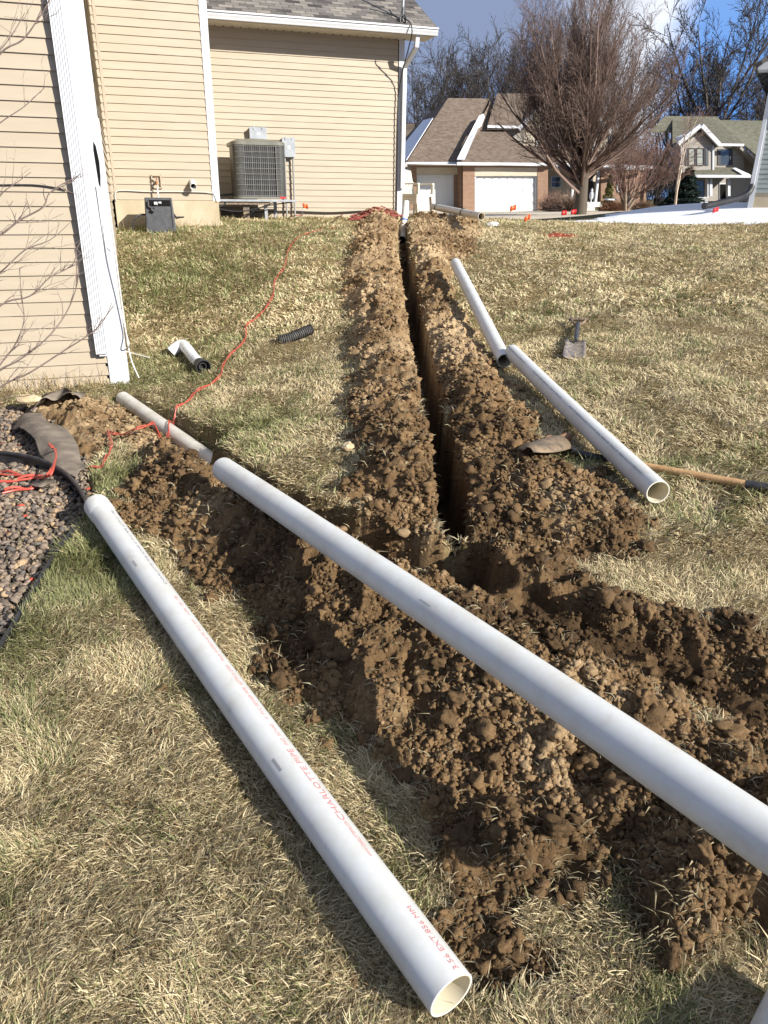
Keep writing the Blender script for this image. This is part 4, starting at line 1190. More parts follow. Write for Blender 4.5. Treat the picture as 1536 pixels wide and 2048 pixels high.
def printing(owner, fr, text, t0, length, height, ang, m='print', name='printing', lift=.0008):
    """lettering wrapped on the pipe, reading away from the near end"""
    cu = bpy.data.curves.new('txt', 'FONT'); cu.body = text; cu.size = 1.0; cu.resolution_u = 2
    to = bpy.data.objects.new('txt', cu); C.objects.link(to)
    dg = bpy.context.evaluated_depsgraph_get(); me = bpy.data.meshes.new_from_object(to.evaluated_get(dg))
    bpy.data.objects.remove(to); bpy.data.curves.remove(cu)
    xs = [v.co.x for v in me.vertices]; x0, x1 = min(xs), max(xs)
    R = fr[6]; loc = world_loc(owner)
    for v in me.vertices:
        t = t0 + (v.co.x - x0) / (x1 - x0) * length
        s = (v.co.y - .35) * height / .7
        v.co = pipe_point(fr, t, ang - math.degrees(s / R), lift) - loc      # letter tops face left
    me.materials.clear(); me.materials.append(M[m]); me.name = name
    o = bpy.data.objects.new(name, me); C.objects.link(o); o.parent = owner
    return o
def t_at_px(fr, py, ang=0):
    lo, hi = 0, fr[4]
    for _ in range(40):
        m_ = (lo + hi) / 2
        if to_px(pipe_point(fr, m_, ang))[1] > py: lo = m_
        else: hi = m_
    return lo
R4 = .0572
# nearest pipe, lying in the grass
pA, qA = at_z(903, 1990, .075), at_z(194, 1012, .262)
near_pipe, frA = pipe('white drain pipe with red lettering lying on the grass, nearest and lowest in the photo', pA, qA, bell=True, bend=.012)
PA = 20
def put(text, y0, y1, h, m='print', ang=PA):
    t0, t1 = t_at_px(frA, y0, ang), t_at_px(frA, y1, ang)
    printing(near_pipe, frA, text, t0, t1 - t0, h, ang, m)
put('3.56 EXT.856 MM', 1938, 1812, .014)
put('WWW.CHARLOTTEPIPE.COM', 1712, 1642, .011, ang=PA + 3)
put('CHARLOTTE PIPE', 1640, 1497, .019, ang=PA + 1)
put('INC. SCH40', 1490, 1448, .013, ang=PA + 2)
put('4" PVC SEWER PIPE  ASTM D 2729', 1438, 1330, .013, ang=PA + 3)
put('MAX WORKING PSI 73 F  NSF', 1322, 1238, .012, ang=PA + 3)
put('D-2466 1120 / 1785', 1230, 1192, .012, ang=PA + 3)
put('CHARLOTTE PIPE SCH40 4" PVC PIPE ASTM D 1785', 1168, 1020, .012, m='print_dark', ang=PA + 4)
for y, ang in ((1532, -38), (1128, -34)):
    t = t_at_px(frA, y, ang)
    printing(near_pipe, frA, 'IIIIIIIIII', t - .02, .05, .010, ang, 'print_dark', 'stamp')
# middle pipe, bridging the heaps
d_m = (at_y(470, 952, 3.40) - at_y(1536, 1682, 1.13))
near_m = at_y(1536, 1682, 1.13) - d_m.normalized() * .14
mid_pipe, frM = pipe('white drain pipe bridging the soil heaps across the middle of the photo', near_m, at_y(447, 938, 3.43), bend=-.006)
t = t_at_px(frM, 1212, -42); printing(mid_pipe, frM, 'IIIIIIII', t, .05, .006, -42, 'print_dark', 'stamp')
# right hand pair
pR = at_y(1316, 984, 3.28); qR = at_y(1024, 704, 5.8)
right_pipe, frR = pipe('cream tinted drain pipe lying by the shovel handle, open end towards the viewer', pR, qR, inner='pvc_in', bend=.01)
for a_, b_, tx in ((.12, 1.15, 'CHARLOTTE PIPE 4" PVC SEWER PIPE ASTM D 2729 MADE IN USA'), (1.3, 1.9, 'SCH40 4" PVC SEWER PIPE 3.56 EXT'), (2.1, 2.7, 'CHARLOTTE PIPE SCH40 4" PVC')):
    printing(right_pipe, frR, tx, a_, b_ - a_, .011, -38, 'print_dark')
pS = at_y(1009, 722, 5.75); qS = at_y(911, 527, 8.6)
slim, frS = pipe('white drain pipe with its near end resting against the end of the cream tinted pipe', pS, qS, bend=.0)
# the buried one by the house corner
p4 = at_y(436, 932, 4.62); q4 = at_y(246, 797, 5.92)
bur, frB = pipe('dusty white drain pipe running from the house corner down into the cross trench', p4, q4, material='pvc_dull', n=32)
# the pipe lying on the heap at the top of the slope
p5 = at_y(963, 433, 12.4); q5 = at_y(866, 413, 15.2)
top, frT = pipe('dull white drain pipe lying on the heap at the top of the slope', p5, q5, material='pvc_dull', n=32)
mb = MB()
for t in (.3, 1.9):
    mb = MB()
    for a_ in range(0, 1):
        mb.tube([pipe_point(frT, frT[4] - t, g, .006) + frT[1] * (.05 * math.sin(g / 40)) for g in range(-120, 130, 12)], .008, n=5)
    mb.build('tie_cord', M['cable'], top)
# corner of another pipe at the lower right edge
p6 = at_z(1500, 2215, .085); q6 = at_z(1600, 1996, .085)
p6b, fr6 = pipe('end of a white pipe just entering the photo at its lower right corner', p6, q6, n=32)
# upright riser in the trench head
rz = at_y(812, 402, 14.3)
rtop = Vector((rz.x, rz.y, rz.z)); rbot = at_y(806, 462, 14.2)
rs = thing('riser_pipe', 'upright white drain pipe with blue printed band at the trench head below the downspout', 'pipe', tuple(rbot))
mb = MB(); mb.tube([rbot, rtop], [R4, R4], n=28, caps=False); mb.lathe(rtop, Z3, [(0, R4), (.001, R4 - .006), (-.25, R4 - .006)], 28); mb.build('barrel', M['pvc'], rs, smooth=True)
v_ = (rtop - rbot)
mb = MB(); mb.tube([rbot + v_ * .36, rbot + v_ * .41], [R4 + .001] * 2, n=28, caps=False); mb.build('blue_band', M['blue_print'], rs, smooth=True)
mb = MB(); el = smooth_path([rbot + v_ * .14, rbot - Z3 * .02, rbot - Z3 * .10 + Vector((-.01, -.09, 0)), rbot - Z3 * .14 + Vector((-.02, -.22, 0))], 5)
mb.tube(el, [R4 + .009] * len(el), n=28, caps=False); mb.build('elbow', M['pvc_dull'], rs, smooth=True)
mb = MB(); mb.tube([el[-1] + Vector((0, .012, 0)), el[-1] + Vector((0, .011, 0))], [R4 + .004] * 2, n=24); mb.build('bore', M['void'], rs)
mb = MB(); mb.tube([rbot + v_ * .25 + Vector((.06 * math.cos(g), .06 * math.sin(g), .02 * math.sin(2 * g))) for g in np.linspace(0, 6.3, 20)], .006, n=5); mb.build('tie_wire', M['brass'], rs)

# ================================================================== loose fittings on the lawn
def gz(x, y): return hgt(x, y, True)
a_, b_, c_ = G(345, 706), G(362, 701), G(412, 742)
def lift(v, h): return Vector((v.x, v.y, hgt(v.x, v.y) + h))
def GL(x, y, h): return GS(x, y, h)
elb = thing('downspout_elbow', 'white metal downspout elbow with a black end collar lying on the grass', 'pipe fitting', tuple(lift(b_, 0)))
path = smooth_path([lift(G(343, 714), .045), lift(G(352, 712), .07), lift(G(366, 708), .085), lift(G(376, 716), .08), lift(G(388, 728), .06), lift(G(404, 742), .05)], 5)
mb = MB(); mb.tube(path, [.050] * len(path), n=20, caps=False); mb.build('elbow', M['galv'], elb, smooth=True)
mb = MB(); mb.tube([path[0], path[0] + (path[1] - path[0]) * .3], [.046] * 2, n=20); mb.build('hollow', M['void'], elb)
dd = (path[-1] - path[-2]).normalized()
mb = MB(); c0 = path[-1] - dd * .05
mb.lathe(c0, dd, [(0, .054), (.03, .056), (.06, .056), (.065, .064), (.075, .067), (.11, .067), (.11, .058), (.05, .054), (.05, .001)], 24)
mb.build('end_collar', M['black'], elb, smooth=True)
mb = MB(); mb.lathe(c0, dd, [(.055, .034), (.085, .034), (.085, .029), (.055, .029)], 18); mb.build('inner_ring', M['dark_grey'], elb, smooth=True)
h0, h1 = lift(G(558, 688), .035), lift(G(622, 672), .04)
hs = thing('corrugated_hose', 'short grey black corrugated hose piece lying on the grass', 'hose', tuple(h0))
path = smooth_path([h0, h0.lerp(h1, .35) + Vector((0, -.02, .0)), h0.lerp(h1, .7) + Vector((0, -.01, .012)), h1 + Vector((0, .02, .02))], 26)
rr = [.050 if i % 4 in (0, 1) else .040 for i in range(len(path))]
mb = MB(); mb.tube(path, rr, n=20, caps=False); mb.build('ribbed_tube', noisy(mat('weathered_black', rough=.75), (.035, .034, .034), (.085, .08, .074), scale=30), hs)
mb = MB(); mb.tube([path[-1], path[-1] + Vector((.001, 0, 0))], [.038] * 2, n=18); mb.build('hollow', M['void'], hs)

# D-handled spade lying in the grass
s0, s1, s2 = G(1147, 722), G(1149, 690), G(1155, 656)
sp = thing('spade', 'small muddy spade with a dark D handle lying in the grass, blade towards the viewer', 'spade', tuple(lift(s1, .02)))
ax = (lift(s2, 0) - lift(s0, 0)); axn = ax.normalized(); sd_ = axn.cross(Z3).normalized()
def S(t, s, h): return lift(s0, 0).lerp(lift(s2, 0), t) + sd_ * s + Z3 * h
mb = MB(); nx_, ny_ = 9, 7; vs = []
for j in range(ny_):
    for i in range(nx_):
        u = i / (nx_ - 1) * 2 - 1; v = j / (ny_ - 1)
        w = .090 * (1 - .10 * v) * (1 if 0 < j < ny_ - 1 else .93)
        vs.append(S(v * .42, u * w, .018 + .022 * u * u + .02 * v + (.0 if 0 < j else -.005)))
fs = [(j * nx_ + i, j * nx_ + i + 1, (j + 1) * nx_ + i + 1, (j + 1) * nx_ + i) for j in range(ny_ - 1) for i in range(nx_ - 1)]
mb.add(vs, fs); bl = mb.build('blade', M['spade_steel'], sp, smooth=True)
md = bl.modifiers.new('t', 'SOLIDIFY'); md.thickness = .004
mb = MB(); mb.tube([S(.36, 0, .06), S(.45, 0, .07), S(.60, 0, .06), S(.92, .0, .06)], [.014, .021, .021, .02], n=12); mb.build('shaft', M['dark_grey'], sp, smooth=True)
mb = MB(); mb.tube(smooth_path([S(.86, 0, .06), S(.92, -.03, .06), S(.99, -.055, .06), S(1.08, -.06, .06)], 4), .012, n=8); mb.tube(smooth_path([S(.86, 0, .06), S(.92, .03, .06), S(.99, .055, .06), S(1.08, .06, .06)], 4), .012, n=8)
mb.tube([S(1.07, -.085, .06), S(1.07, .085, .06)], [.019] * 2, n=12); mb.build('handle', M['steel_dirty'], sp, smooth=True)

# long handled shovel, blade on the heap, handle under the cream pipe
sh0 = G(1092, 900); 
shv = thing('shovel', 'long handled shovel with muddy blade on the heap and its wooden handle under the pipe', 'shovel', tuple(lift(G(1125, 893), .0)))
hA = GL(1114, 884, .06); hB = GL(1212, 918, .028); hC = GL(1300, 934, .030); hD = GL(1492, 968, .045); hE = GL(1620, 992, .045)
mb = MB(); mb.tube([hB, hC, hD], [.020, .0195, .0185], n=16); mb.build('wooden_handle', M['wood'], shv, smooth=True)
mb = MB(); mb.tube([hD, hE], [.022, .022], n=16); mb.build('grip', M['black'], shv, smooth=True)
mb = MB(); sk = smooth_path([hA, GL(1136, 896, .05), GL(1165, 909, .045), hB + (hC - hB) * .12], 6); mb.tube(sk, list(np.linspace(.012, .023, len(sk))), n=14); mb.build('socket', M['black'], shv, smooth=True)
mb = MB(); nx_, ny_ = 11, 9; vs = []
b0 = hA + Vector((.01, 0, -.03)); b1 = GL(1056, 910, .02)
bax = (b1 - b0); bs = Vector((bax.y, -bax.x, 0)).normalized()
for j in range(ny_):
    for i in range(nx_):
        u = i / (nx_ - 1) * 2 - 1; v = j / (ny_ - 1)
        w = .105 * math.sqrt(max(.0, 1 - max(0, (v - .45) / .57) ** 2.2)) * (.8 + .2 * min(1, v * 5))
        vs.append(b0 + bax * v * 1.0 + bs * (u * w) + Z3 * (.02 + .05 * (1 - u * u) * (1 - .5 * v)))
mb.add(vs, [(j * nx_ + i, j * nx_ + i + 1, (j + 1) * nx_ + i + 1, (j + 1) * nx_ + i) for j in range(ny_ - 1) for i in range(nx_ - 1)])
bl = mb.build('blade', M['steel_dirty'], shv, smooth=True); md = bl.modifiers.new('t', 'SOLIDIFY'); md.thickness = .004
k0, k1 = GL(1090, 880, .05), GL(1138, 875, .05)
wd_ = thing('wood_billet', 'short round piece of muddy reddish wood lying behind the shovel blade', 'wood', tuple(k0))
mb = MB(); kk = [k0.lerp(k1, t) + Z3 * (.006 * math.sin(t * 9)) for t in np.linspace(0, 1, 7)]; mb.tube(kk, [.018, .022, .020, .023, .022, .026, .026], n=12, caps=False)
mb.build('bark', noisy(mat('muddy_wood', rough=.85), (.16, .075, .04), (.30, .17, .10), scale=24, bump=.6), wd_, smooth=True)
mb = MB(); mb.tube([k1 + (k1 - k0) * .0, k1 + (k1 - k0).normalized() * .004], [.026, .023], n=12); mb.build('cut_face', M['billet_end'], wd_)
# pale stone on the left heap
def stone(name, label, px, py, r, m, lf=.0, sc=(1, 1, .75), seed=1):
    p = GS(px, py); z = p.z; v, f = ico(2); rs_ = np.random.default_rng(seed)
    v = v * (1 + rs_.normal(0, .09, (len(v), 1))) * np.array(sc) * r
    mb = MB(); mb.add([(x + p.x, y + p.y, zz + z + lf + r * .4) for x, y, zz in v], [tuple(t) for t in f])
    return tag(mb.build(name, m), label, 'stone')
stone('stone', 'pale tan stone lying on the near left edge of the long heap', 697, 905, .038, M['stone'], .02, seed=3)
stone('stone', 'flat yellowish stone holding down the landscape fabric', 62, 826, .085, M['stone'], .07, (1.3, .8, .45), seed=5)

# ================================================================== red extension cord
cpx = [(2, 974), (30, 968), (62, 965), (78, 956), (80, 948), (72, 944), (40, 948), (8, 952), (-30, 950), (-50, 943), (-20, 936), (10, 938), (45, 940), (75, 946), (92, 936), (106, 915), (110, 898), (104, 882), (95, 876), (103, 884), (120, 896), (140, 912), (155, 920), (180, 932), (200, 934)]
cord2 = [(201, 934), (212, 915), (222, 893), (219, 875), (215, 862), (225, 866), (250, 868), (270, 858), (292, 851), (315, 842), (330, 838), (336, 826), (352, 814), (376, 801), (392, 782), (420, 768), (440, 750), (447, 728), (462, 706), (484, 686), (492, 668), (492, 650), (512, 634), (528, 618), (545, 590), (550, 558), (568, 532), (578, 495), (600, 470), (640, 458), (672, 452)]
ec = thing('extension_cord', 'red extension cord coiled in the gravel bed and running up the slope', 'cord', tuple(G(100, 930)))
def ground_path(px, hh, k=5, wig=0):
    pts = []
    for i, (x, y) in enumerate(px):
        h_ = hh(i, x, y) if callable(hh) else hh
        g = G(x, y, max(h_, 0)); pts.append(Vector((g.x, g.y, 0)))
        pts[-1].z = h_
    sm = smooth_path(pts, k)
    Zs = lay(np.array([p.x for p in sm]), np.array([p.y for p in sm]), False)[0]
    return [Vector((p.x, p.y, z + p.z)) for p, z in zip(sm, Zs)]
hh1 = lambda i, x, y: .05 + (.10 if 14 <= i <= 19 else 0)
mb = MB(); P1 = ground_path(cpx, hh1, 7); mb.tube(P1, .0060, n=8)
P1b = [p + Vector((.02 * math.sin(i * .21) - .01, .03 + .02 * math.cos(i * .17), .008 * math.sin(i * .5))) for i, p in enumerate(P1[:int(len(P1) * .62)])]
mb.tube(P1b, .0075, n=8)
mb.build('coil', M['red_cord'], ec, smooth=True)
def over(i, x, y):
    if 255 < x < 335 and y > 835: return .12
    return .038
P2 = ground_path(cord2, over, 12)
# where it crosses the buried pipe it rides on top
for i, p in enumerate(P2):
    t = max(0, min(frB[4], (p - frB[0]).dot(frB[1]))); c = frB[0] + frB[1] * t
    dxy = (Vector((p.x, p.y)) - Vector((c.x, c.y))).length
    if dxy < .14: p.z = max(p.z, c.z + math.sqrt(max(0, R4 ** 2 - min(dxy, R4) ** 2)) + .012)
mb = MB()
for ph in (0, math.pi):
    mb.tube([p + Vector((.007 * math.cos(i * .23 + ph), .004 * math.sin(i * .23 + ph), .006 * math.sin(i * .23 + ph) - .03 * max(0, i / len(P2) - .5))) for i, p in enumerate(P2)], .0038, n=6)
mb.build('run', M['red_cord'], ec, smooth=True)
# old dull cord thrown on top of the far heap
dc = thing('tangled_cord', 'dull red cord tangled on top of the far end of the left heap', 'cord', tuple(at_y(745, 425, 14.2)))
mb = MB(); c = at_y(752, 424, 14.2)
rg = random.Random(5)
for k in range(7):
    pts = []
    for j in range(7):
        x = c.x + rg.uniform(-.48, .42); y = c.y + rg.uniform(-.25, .25)
        pts.append(Vector((x, y, gz(x, y) + rg.uniform(.02, .10))))
    mb.tube(smooth_path(pts, 6), .011, n=6)
x_ = [lift(G(x, y), .03) for x, y in [(580, 437), (610, 432), (640, 428), (675, 436), (690, 430), (720, 424)]]
mb.tube(smooth_path(x_, 5), .008, n=5)
mb.build('strands', M['dull_cord'], dc, smooth=True)

# ================================================================== garden bed edging and fabric
def strip(name, label, px, hgt_, lean, m, h0=0.0, cat='edging', th=.007, bead=.011):
    pts = [G(x, y) for x, y in px]; sm = smooth_path(pts, 6)
    Zs = lay(np.array([p.x for p in sm]), np.array([p.y for p in sm]), False)[0]
    o = thing(name, label, cat, (sm[0].x, sm[0].y, Zs[0]))
    mb = MB(); vs = []; n = len(sm)
    for i, p in enumerate(sm):
        t = (sm[min(i + 1, n - 1)] - sm[max(i - 1, 0)]); t.z = 0; t.normalize(); nn = Vector((-t.y, t.x, 0))
        b = Vector((p.x, p.y, Zs[i] - .03)); hg = hgt_(i / (n - 1)) if callable(hgt_) else hgt_
        tp_ = b + Z3 * (hg + .03) + nn * lean
        vs += [b, tp_, tp_ + nn * th, b + nn * th]
    fs = []
    for i in range(n - 1):
        for k in range(4):
            fs.append((i * 4 + k, i * 4 + (k + 1) % 4, (i + 1) * 4 + (k + 1) % 4, (i + 1) * 4 + k))
    mb.add(vs, fs); mb.build('strip', m, o, smooth=True)
    mb = MB(); mb.tube([Vector(vs[i * 4 + 1]) for i in range(n)], bead, n=8); mb.build('rolled_top', m, o, smooth=True)
    return o
strip('bed_edging', 'tall black plastic edging strip curving round the gravel behind the red cord', [(-60, 926), (0, 928), (40, 930), (80, 936), (115, 948), (145, 966), (166, 988), (178, 1006), (186, 1030)], lambda t: .125 - .06 * t, -.02, M['black'])
strip('bed_edging', 'low black edging strip between the gravel and the green grass at the left edge', [(150, 1066), (118, 1108), (88, 1150), (58, 1200), (20, 1268), (-40, 1360)], .03, 0, M['black'], bead=.008)
def sheet(name, label, grid, m, seed=1, wrinkle=.012):
    """draped sheet from a small grid of (px, py, height) control points"""
    nr, nc = len(grid), len(grid[0]); cp = [[None] * nc for _ in range(nr)]
    for j in range(nr):
        for i in range(nc):
            x, y, h_ = grid[j][i]; g = G(x, y, h_); cp[j][i] = Vector((g.x, g.y, hgt(g.x, g.y, False) + h_))
    K = 7; rows = [smooth_path(r, K) for r in cp]
    cols = list(zip(*rows)); cols = [smooth_path(list(c), K) for c in cols]
    n1, n2 = len(cols), len(cols[0]); vs = []
    for i in range(n1):
        for j in range(n2):
            p = cols[i][j]
            wz = (float(fbm(np.array([p.x * 9 + seed]), np.array([p.y * 9]), seed, 3)[0]) - .5) * wrinkle * 2.5
            vs.append((p.x, p.y, p.z + wz))
    mb = MB(); mb.add(vs, [(i * n2 + j, i * n2 + j + 1, (i + 1) * n2 + j + 1, (i + 1) * n2 + j) for i in range(n1 - 1) for j in range(n2 - 1)])
    o = mb.build(name, m, smooth=True); md = o.modifiers.new('t', 'SOLIDIFY'); md.thickness = .003
    return tag(o, label, 'fabric')
sheet('landscape_fabric', 'long grey brown strip of landscape fabric folded over the bed under the red cord',
      [[(22, 850, .03), (45, 816, .11), (78, 815, .10)], [(42, 846, .11), (68, 836, .14), (100, 838, .10)], [(66, 868, .10), (92, 856, .13), (132, 858, .06)],
       [(80, 902, .06), (112, 886, .10), (155, 890, .05)], [(112, 925, .07), (132, 908, .08), (162, 914, .05)], [(152, 944, .05), (160, 928, .06), (184, 930, .04)]], M['fabric'], 3)
sheet('landscape_fabric', 'crumpled brown fabric flap against the foot of the house wall',
      [[(60, 812, .10), (86, 793, .05)], [(86, 800, .13), (110, 790, .06)], [(112, 812, .06), (130, 789, .09)], [(140, 800, .12), (150, 787, .06)], [(165, 812, .05), (172, 786, .04)]], M['fabric'], 8)
sheet('landscape_fabric', 'small torn fabric scrap lying on the gravel below the cord coil',
      [[(52, 958, .055), (76, 944, .06)], [(80, 962, .07), (92, 944, .06)], [(98, 955, .05), (112, 948, .05)]], M['fabric'], 12, .006)

# ================================================================== marker flags
def flag(label, px, py, Y, s, m, tilt=0, group='marker flags in the lawn'):
    c = at_y(px, py, Y); zb = hgt(c.x, c.y)
    o = thing('marker_flag', label, 'flag', (c.x, c.y, zb), group)
    mb = MB(); mb.tube([(c.x - s * .5, c.y, zb - .02), (c.x - s * .5 + tilt * .03, c.y, max(c.z + s * .45, zb + .05))], .003, n=5); mb.build('stake', M['grey_metal'], o)
    mb = MB(); nx_ = 6; vs = []
    for i in range(nx_):
        u = i / (nx_ - 1) - .5; yy = .02 * math.sin(u * 7); dz = tilt * u * s * .5
        vs += [(c.x + u * s, c.y + yy, c.z - s * .4 + dz), (c.x + u * s + tilt * .01, c.y + yy, c.z + s * .4 + dz)]
    mb.add(vs, [(2 * i, 2 * i + 2, 2 * i + 3, 2 * i + 1) for i in range(nx_ - 1)])
    f = mb.build('cloth', m, o, smooth=True); md = f.modifiers.new('t', 'SOLIDIFY'); md.thickness = .002
flag('upright orange flag in front of the wide garage door', 1026, 416, 15.6, .115, M['orange_flag'], .5)
flag('bent orange flag low in the grass right of the wide garage door', 1054, 436, 15.0, .11, M['orange_flag'], 1.0)
flag('upright red flag left of the bare tree trunk', 1128, 426, 18.5, .12, M['red_flag'], .2)
flag('small red flag touching the bare tree trunk', 1147, 424, 20, .13, M['red_flag'], .3)
flag('red flag standing in the snow below the black drain hose', 1431, 420, 17.0, .11, M['red_flag'], .6)
flag('small orange flag in front of the cream far wall', 611, 412, 14.1, .09, M['orange_flag'], -.6)
# white plastic scrap at the heap end
p = at_y(985, 437, 13.6)
v, f = ico(2); v = v * (1 + RNG.normal(0, .12, (len(v), 1))) * np.array([.10, .06, .05])
mb = MB(); mb.add([(x + p.x, y + p.y, z + hgt(p.x, p.y) + .04) for x, y, z in v], [tuple(t) for t in f]); tag(mb.build('plastic_scrap', M['cable_white']), 'crumpled whitish plastic scrap on the grass beside the open end of the heap pipe', 'scrap')

# ================================================================== garden chair beyond the corner
CY = 17.6
cc = at_y(833, 430, CY); cz = hgt(cc.x, cc.y)
ch = thing('garden_chair', 'beige plastic garden chair standing beyond the house corner', 'chair', (cc.x, cc.y, cz))
def K(a, d, z): return Vector((cc.x + a * .70 + d * .71, cc.y - a * .71 + d * .70, cz + z + .03))
def kbox(name, a0, a1, d0, d1, z0, z1, shear=0, par=ch, tp=0):
    mb = MB()
    vs = [K(a0, d0, z0), K(a1, d0, z0), K(a1, d1, z0), K(a0, d1, z0), K(a0 + shear, d0, z1), K(a1 + shear - tp, d0, z1), K(a1 + shear - tp, d1, z1), K(a0 + shear, d1, z1)]
    mb.add(vs, [(0, 3, 2, 1), (4, 5, 6, 7), (0, 1, 5, 4), (1, 2, 6, 5), (2, 3, 7, 6), (3, 0, 4, 7)]); return mb.build(name, M['chair'], par, bevel=.008)
kbox('seat', -.26, .22, -.24, .24, .36, .42)
kbox('apron', -.24, .24, -.26, -.242, .22, .36)
for d in (-.25, .21):
    kbox('leg', .20, .28, d, d + .045, 0, .43, -.05); kbox('leg', -.32, -.25, d, d + .045, 0, .37, .03)
    kbox('armrest', -.28, .26, d - .01, d + .06, .60, .63)
    kbox('arm_post', .20, .27, d, d + .045, .43, .60, -.0)
for k in range(6):
    d = -.235 + k * .08; kbox('back_slat', -.30, -.27, d, d + .062, .37, .88 + .03 * math.sin(math.pi * (k + .5) / 6), -.14)
kbox('back_rail', -.345, -.318, -.235, .225, .62, .66)

# ================================================================== far houses, drawn plane by plane
class Plane:
    """vertical plane facing the viewer: origin at sight line px at distance Y, turned by yaw degrees"""
    def __init__(s, px, Y, yaw):
        o = at_y(px, 400, Y); s.o = Vector((o.x, o.y, 0)); y = math.radians(yaw)
        s.u = Vector((math.cos(y), math.sin(y), 0)); s.n = Vector((math.sin(y), -math.cos(y), 0))
    def hit(s, px, py, back=0.0):
        r = ray(px, py); o = s.o - s.n * back
        t = (o.x * s.n.x + o.y * s.n.y) / (r.x * s.n.x + r.y * s.n.y)
        return Vector((r.x * t, r.y * t, CAMZ + r.z * t))
def panel(pl, pts, m, name, parent, th=.12, back=0.0, **k):
    """polygon given by its corners on the plane, with real thickness going back"""
    mb = MB(); P = [pl.hit(x, y, back) for x, y in pts]
    mb.slab(P, -pl.n * th)
    return mb.build(name, m, parent, **k)
def rect(x0, y0, x1, y1): return [(x0, y1), (x1, y1), (x1, y0), (x0, y0)]
def window(pl, x0, y0, x1, y1, parent, back=0, glass='glass', frame='white_trim', bars=(1, 1), t=1.6, proud=.06, shutters=0):
    P = lambda x, y, b=0: pl.hit(x, y, back + b)
    fr = MB()
    for r in (rect(x0, y0, x0 + t, y1), rect(x1 - t, y0, x1, y1), rect(x0 + t, y0, x1 - t, y0 + t), rect(x0 + t, y1 - t, x1 - t, y1)):
        fr.slab([P(x, y, -proud) for x, y in r], -pl.n * proud)
    for i in range(bars[0]):
        x = x0 + (x1 - x0) * (i + 1) / (bars[0] + 1); fr.slab([P(a, b, -proud * .8) for a, b in rect(x - .45 * t, y0 + t, x + .45 * t, y1 - t)], -pl.n * proud * .7)
    for i in range(bars[1]):
        y = y0 + (y1 - y0) * (i + 1) / (bars[1] + 1); fr.slab([P(a, b, -proud * .7) for a, b in rect(x0 + t, y - .25 * t, x1 - t, y + .25 * t)], -pl.n * proud * .5)
    w = fr.build('window', M[frame], parent)
    g = MB(); g.slab([P(a, b, -.012) for a, b in rect(x0 + t * .8, y0 + t * .8, x1 - t * .8, y1 - t * .8)], -pl.n * .01); g.build('pane', M[glass], w)
    if shutters:
        for (a, b) in ((x0 - shutters, x0 - .3), (x1 + .3, x1 + shutters)):
            s = MB(); s.slab([P(x, y, -.05) for x, y in rect(a, y0, b, y1)], -pl.n * .04); s.build('shutter', M['shutter'], w)
    return w

# ---------------- house with the garages
gh = thing('garage_house', 'brick and cream house with two white garage doors and brown roofs dusted with snow', 'house', tuple(Plane(950, 54, 10).hit(950, 424)))
PB = Plane(950, 54, 10)          # double garage face
BK = 1.3                          # the single bay stands this much further back
BY = 428
panel(PB, rect(1075, 328, 1096, BY), M['brick'], 'brick_pier', gh, .5)
panel(PB, rect(926, 328, 949.5, BY), M['brick'], 'brick_pier', gh, .5)
panel(PB, rect(949.5, 328, 1075, 335), M['brick'], 'brick_band', gh, .5, .02)
panel(PB, rect(949.5, 335, 1075, 352), M['far_cream'], 'fascia_siding', gh, .4, .03)
# side return of the double bay (faces left, in shade)
mb = MB(); a = PB.hit(926, 328); b = PB.hit(926, BY)
mb.slab([a - PB.n * .02, b - PB.n * .02, b - PB.n * 7, Vector((a.x, a.y, a.z)) - PB.n * 7], PB.u * .3); mb.build('bay_side', M['brick'], gh)
sd0 = PB.hit(926, 370, .55); sdz = PB.hit(926, 422).z
mb = MB(); mb.box(Vector((sd0.x, sd0.y, sdz)) - PB.u * .06, -PB.n * .9, PB.u * .05, Z3 * 2.05); dr_ = mb.build('side_door', M['door_white'], gh)
mb = MB(); mb.box(Vector((sd0.x, sd0.y, sdz)) - PB.u * .075 - PB.n * .1, -PB.n * .25, PB.u * .012, Z3 * .9 + Z3 * .0); mb.build('pane', M['glass'], dr_)
def garage_door(pl, x0, y0, x1, y1, cols, back, name='garage_door'):
    """sectional door with raised panels inside a white frame"""
    d = MB(); d.slab([pl.hit(x, y, back + .16) for x, y in rect(x0, y0, x1, y1)], -pl.n * .05)
    A, B_, D_ = pl.hit(x0, y1, back + .16), pl.hit(x1, y1, back + .16), pl.hit(x0, y0, back + .16)
    ux = (B_ - A); uz = (D_ - A)
    for r in range(4):
        d.slab([A + uz * ((r + .985) / 4) + pl.n * .004, A + ux + uz * ((r + .985) / 4) + pl.n * .004, A + ux + uz * ((r + 1) / 4) + pl.n * .004, A + uz * ((r + 1) / 4) + pl.n * .004], -pl.n * .01)
        for c in range(cols):
            q0 = A + ux * ((c + .14) / cols) + uz * ((r + .22) / 4); w = ux * (.72 / cols); h = uz * (.56 / 4)
            d.slab([q0 + pl.n * .025, q0 + w + pl.n * .025, q0 + w + h + pl.n * .025, q0 + h + pl.n * .025], -pl.n * .03)
    g = d.build(name, M['door_white'], gh)
    f = MB()
    for r in (rect(x0 - 2.4, y0 - 3, x0, y1), rect(x1, y0 - 3, x1 + 2.4, y1), rect(x0, y0 - 3, x1, y0)):
        f.slab([pl.hit(x, y, back - .02) for x, y in r], -pl.n * .2)
    f.build('frame', M['white_trim'], g)
garage_door(PB, 952, 352.5, 1072, 423, 8, .1)
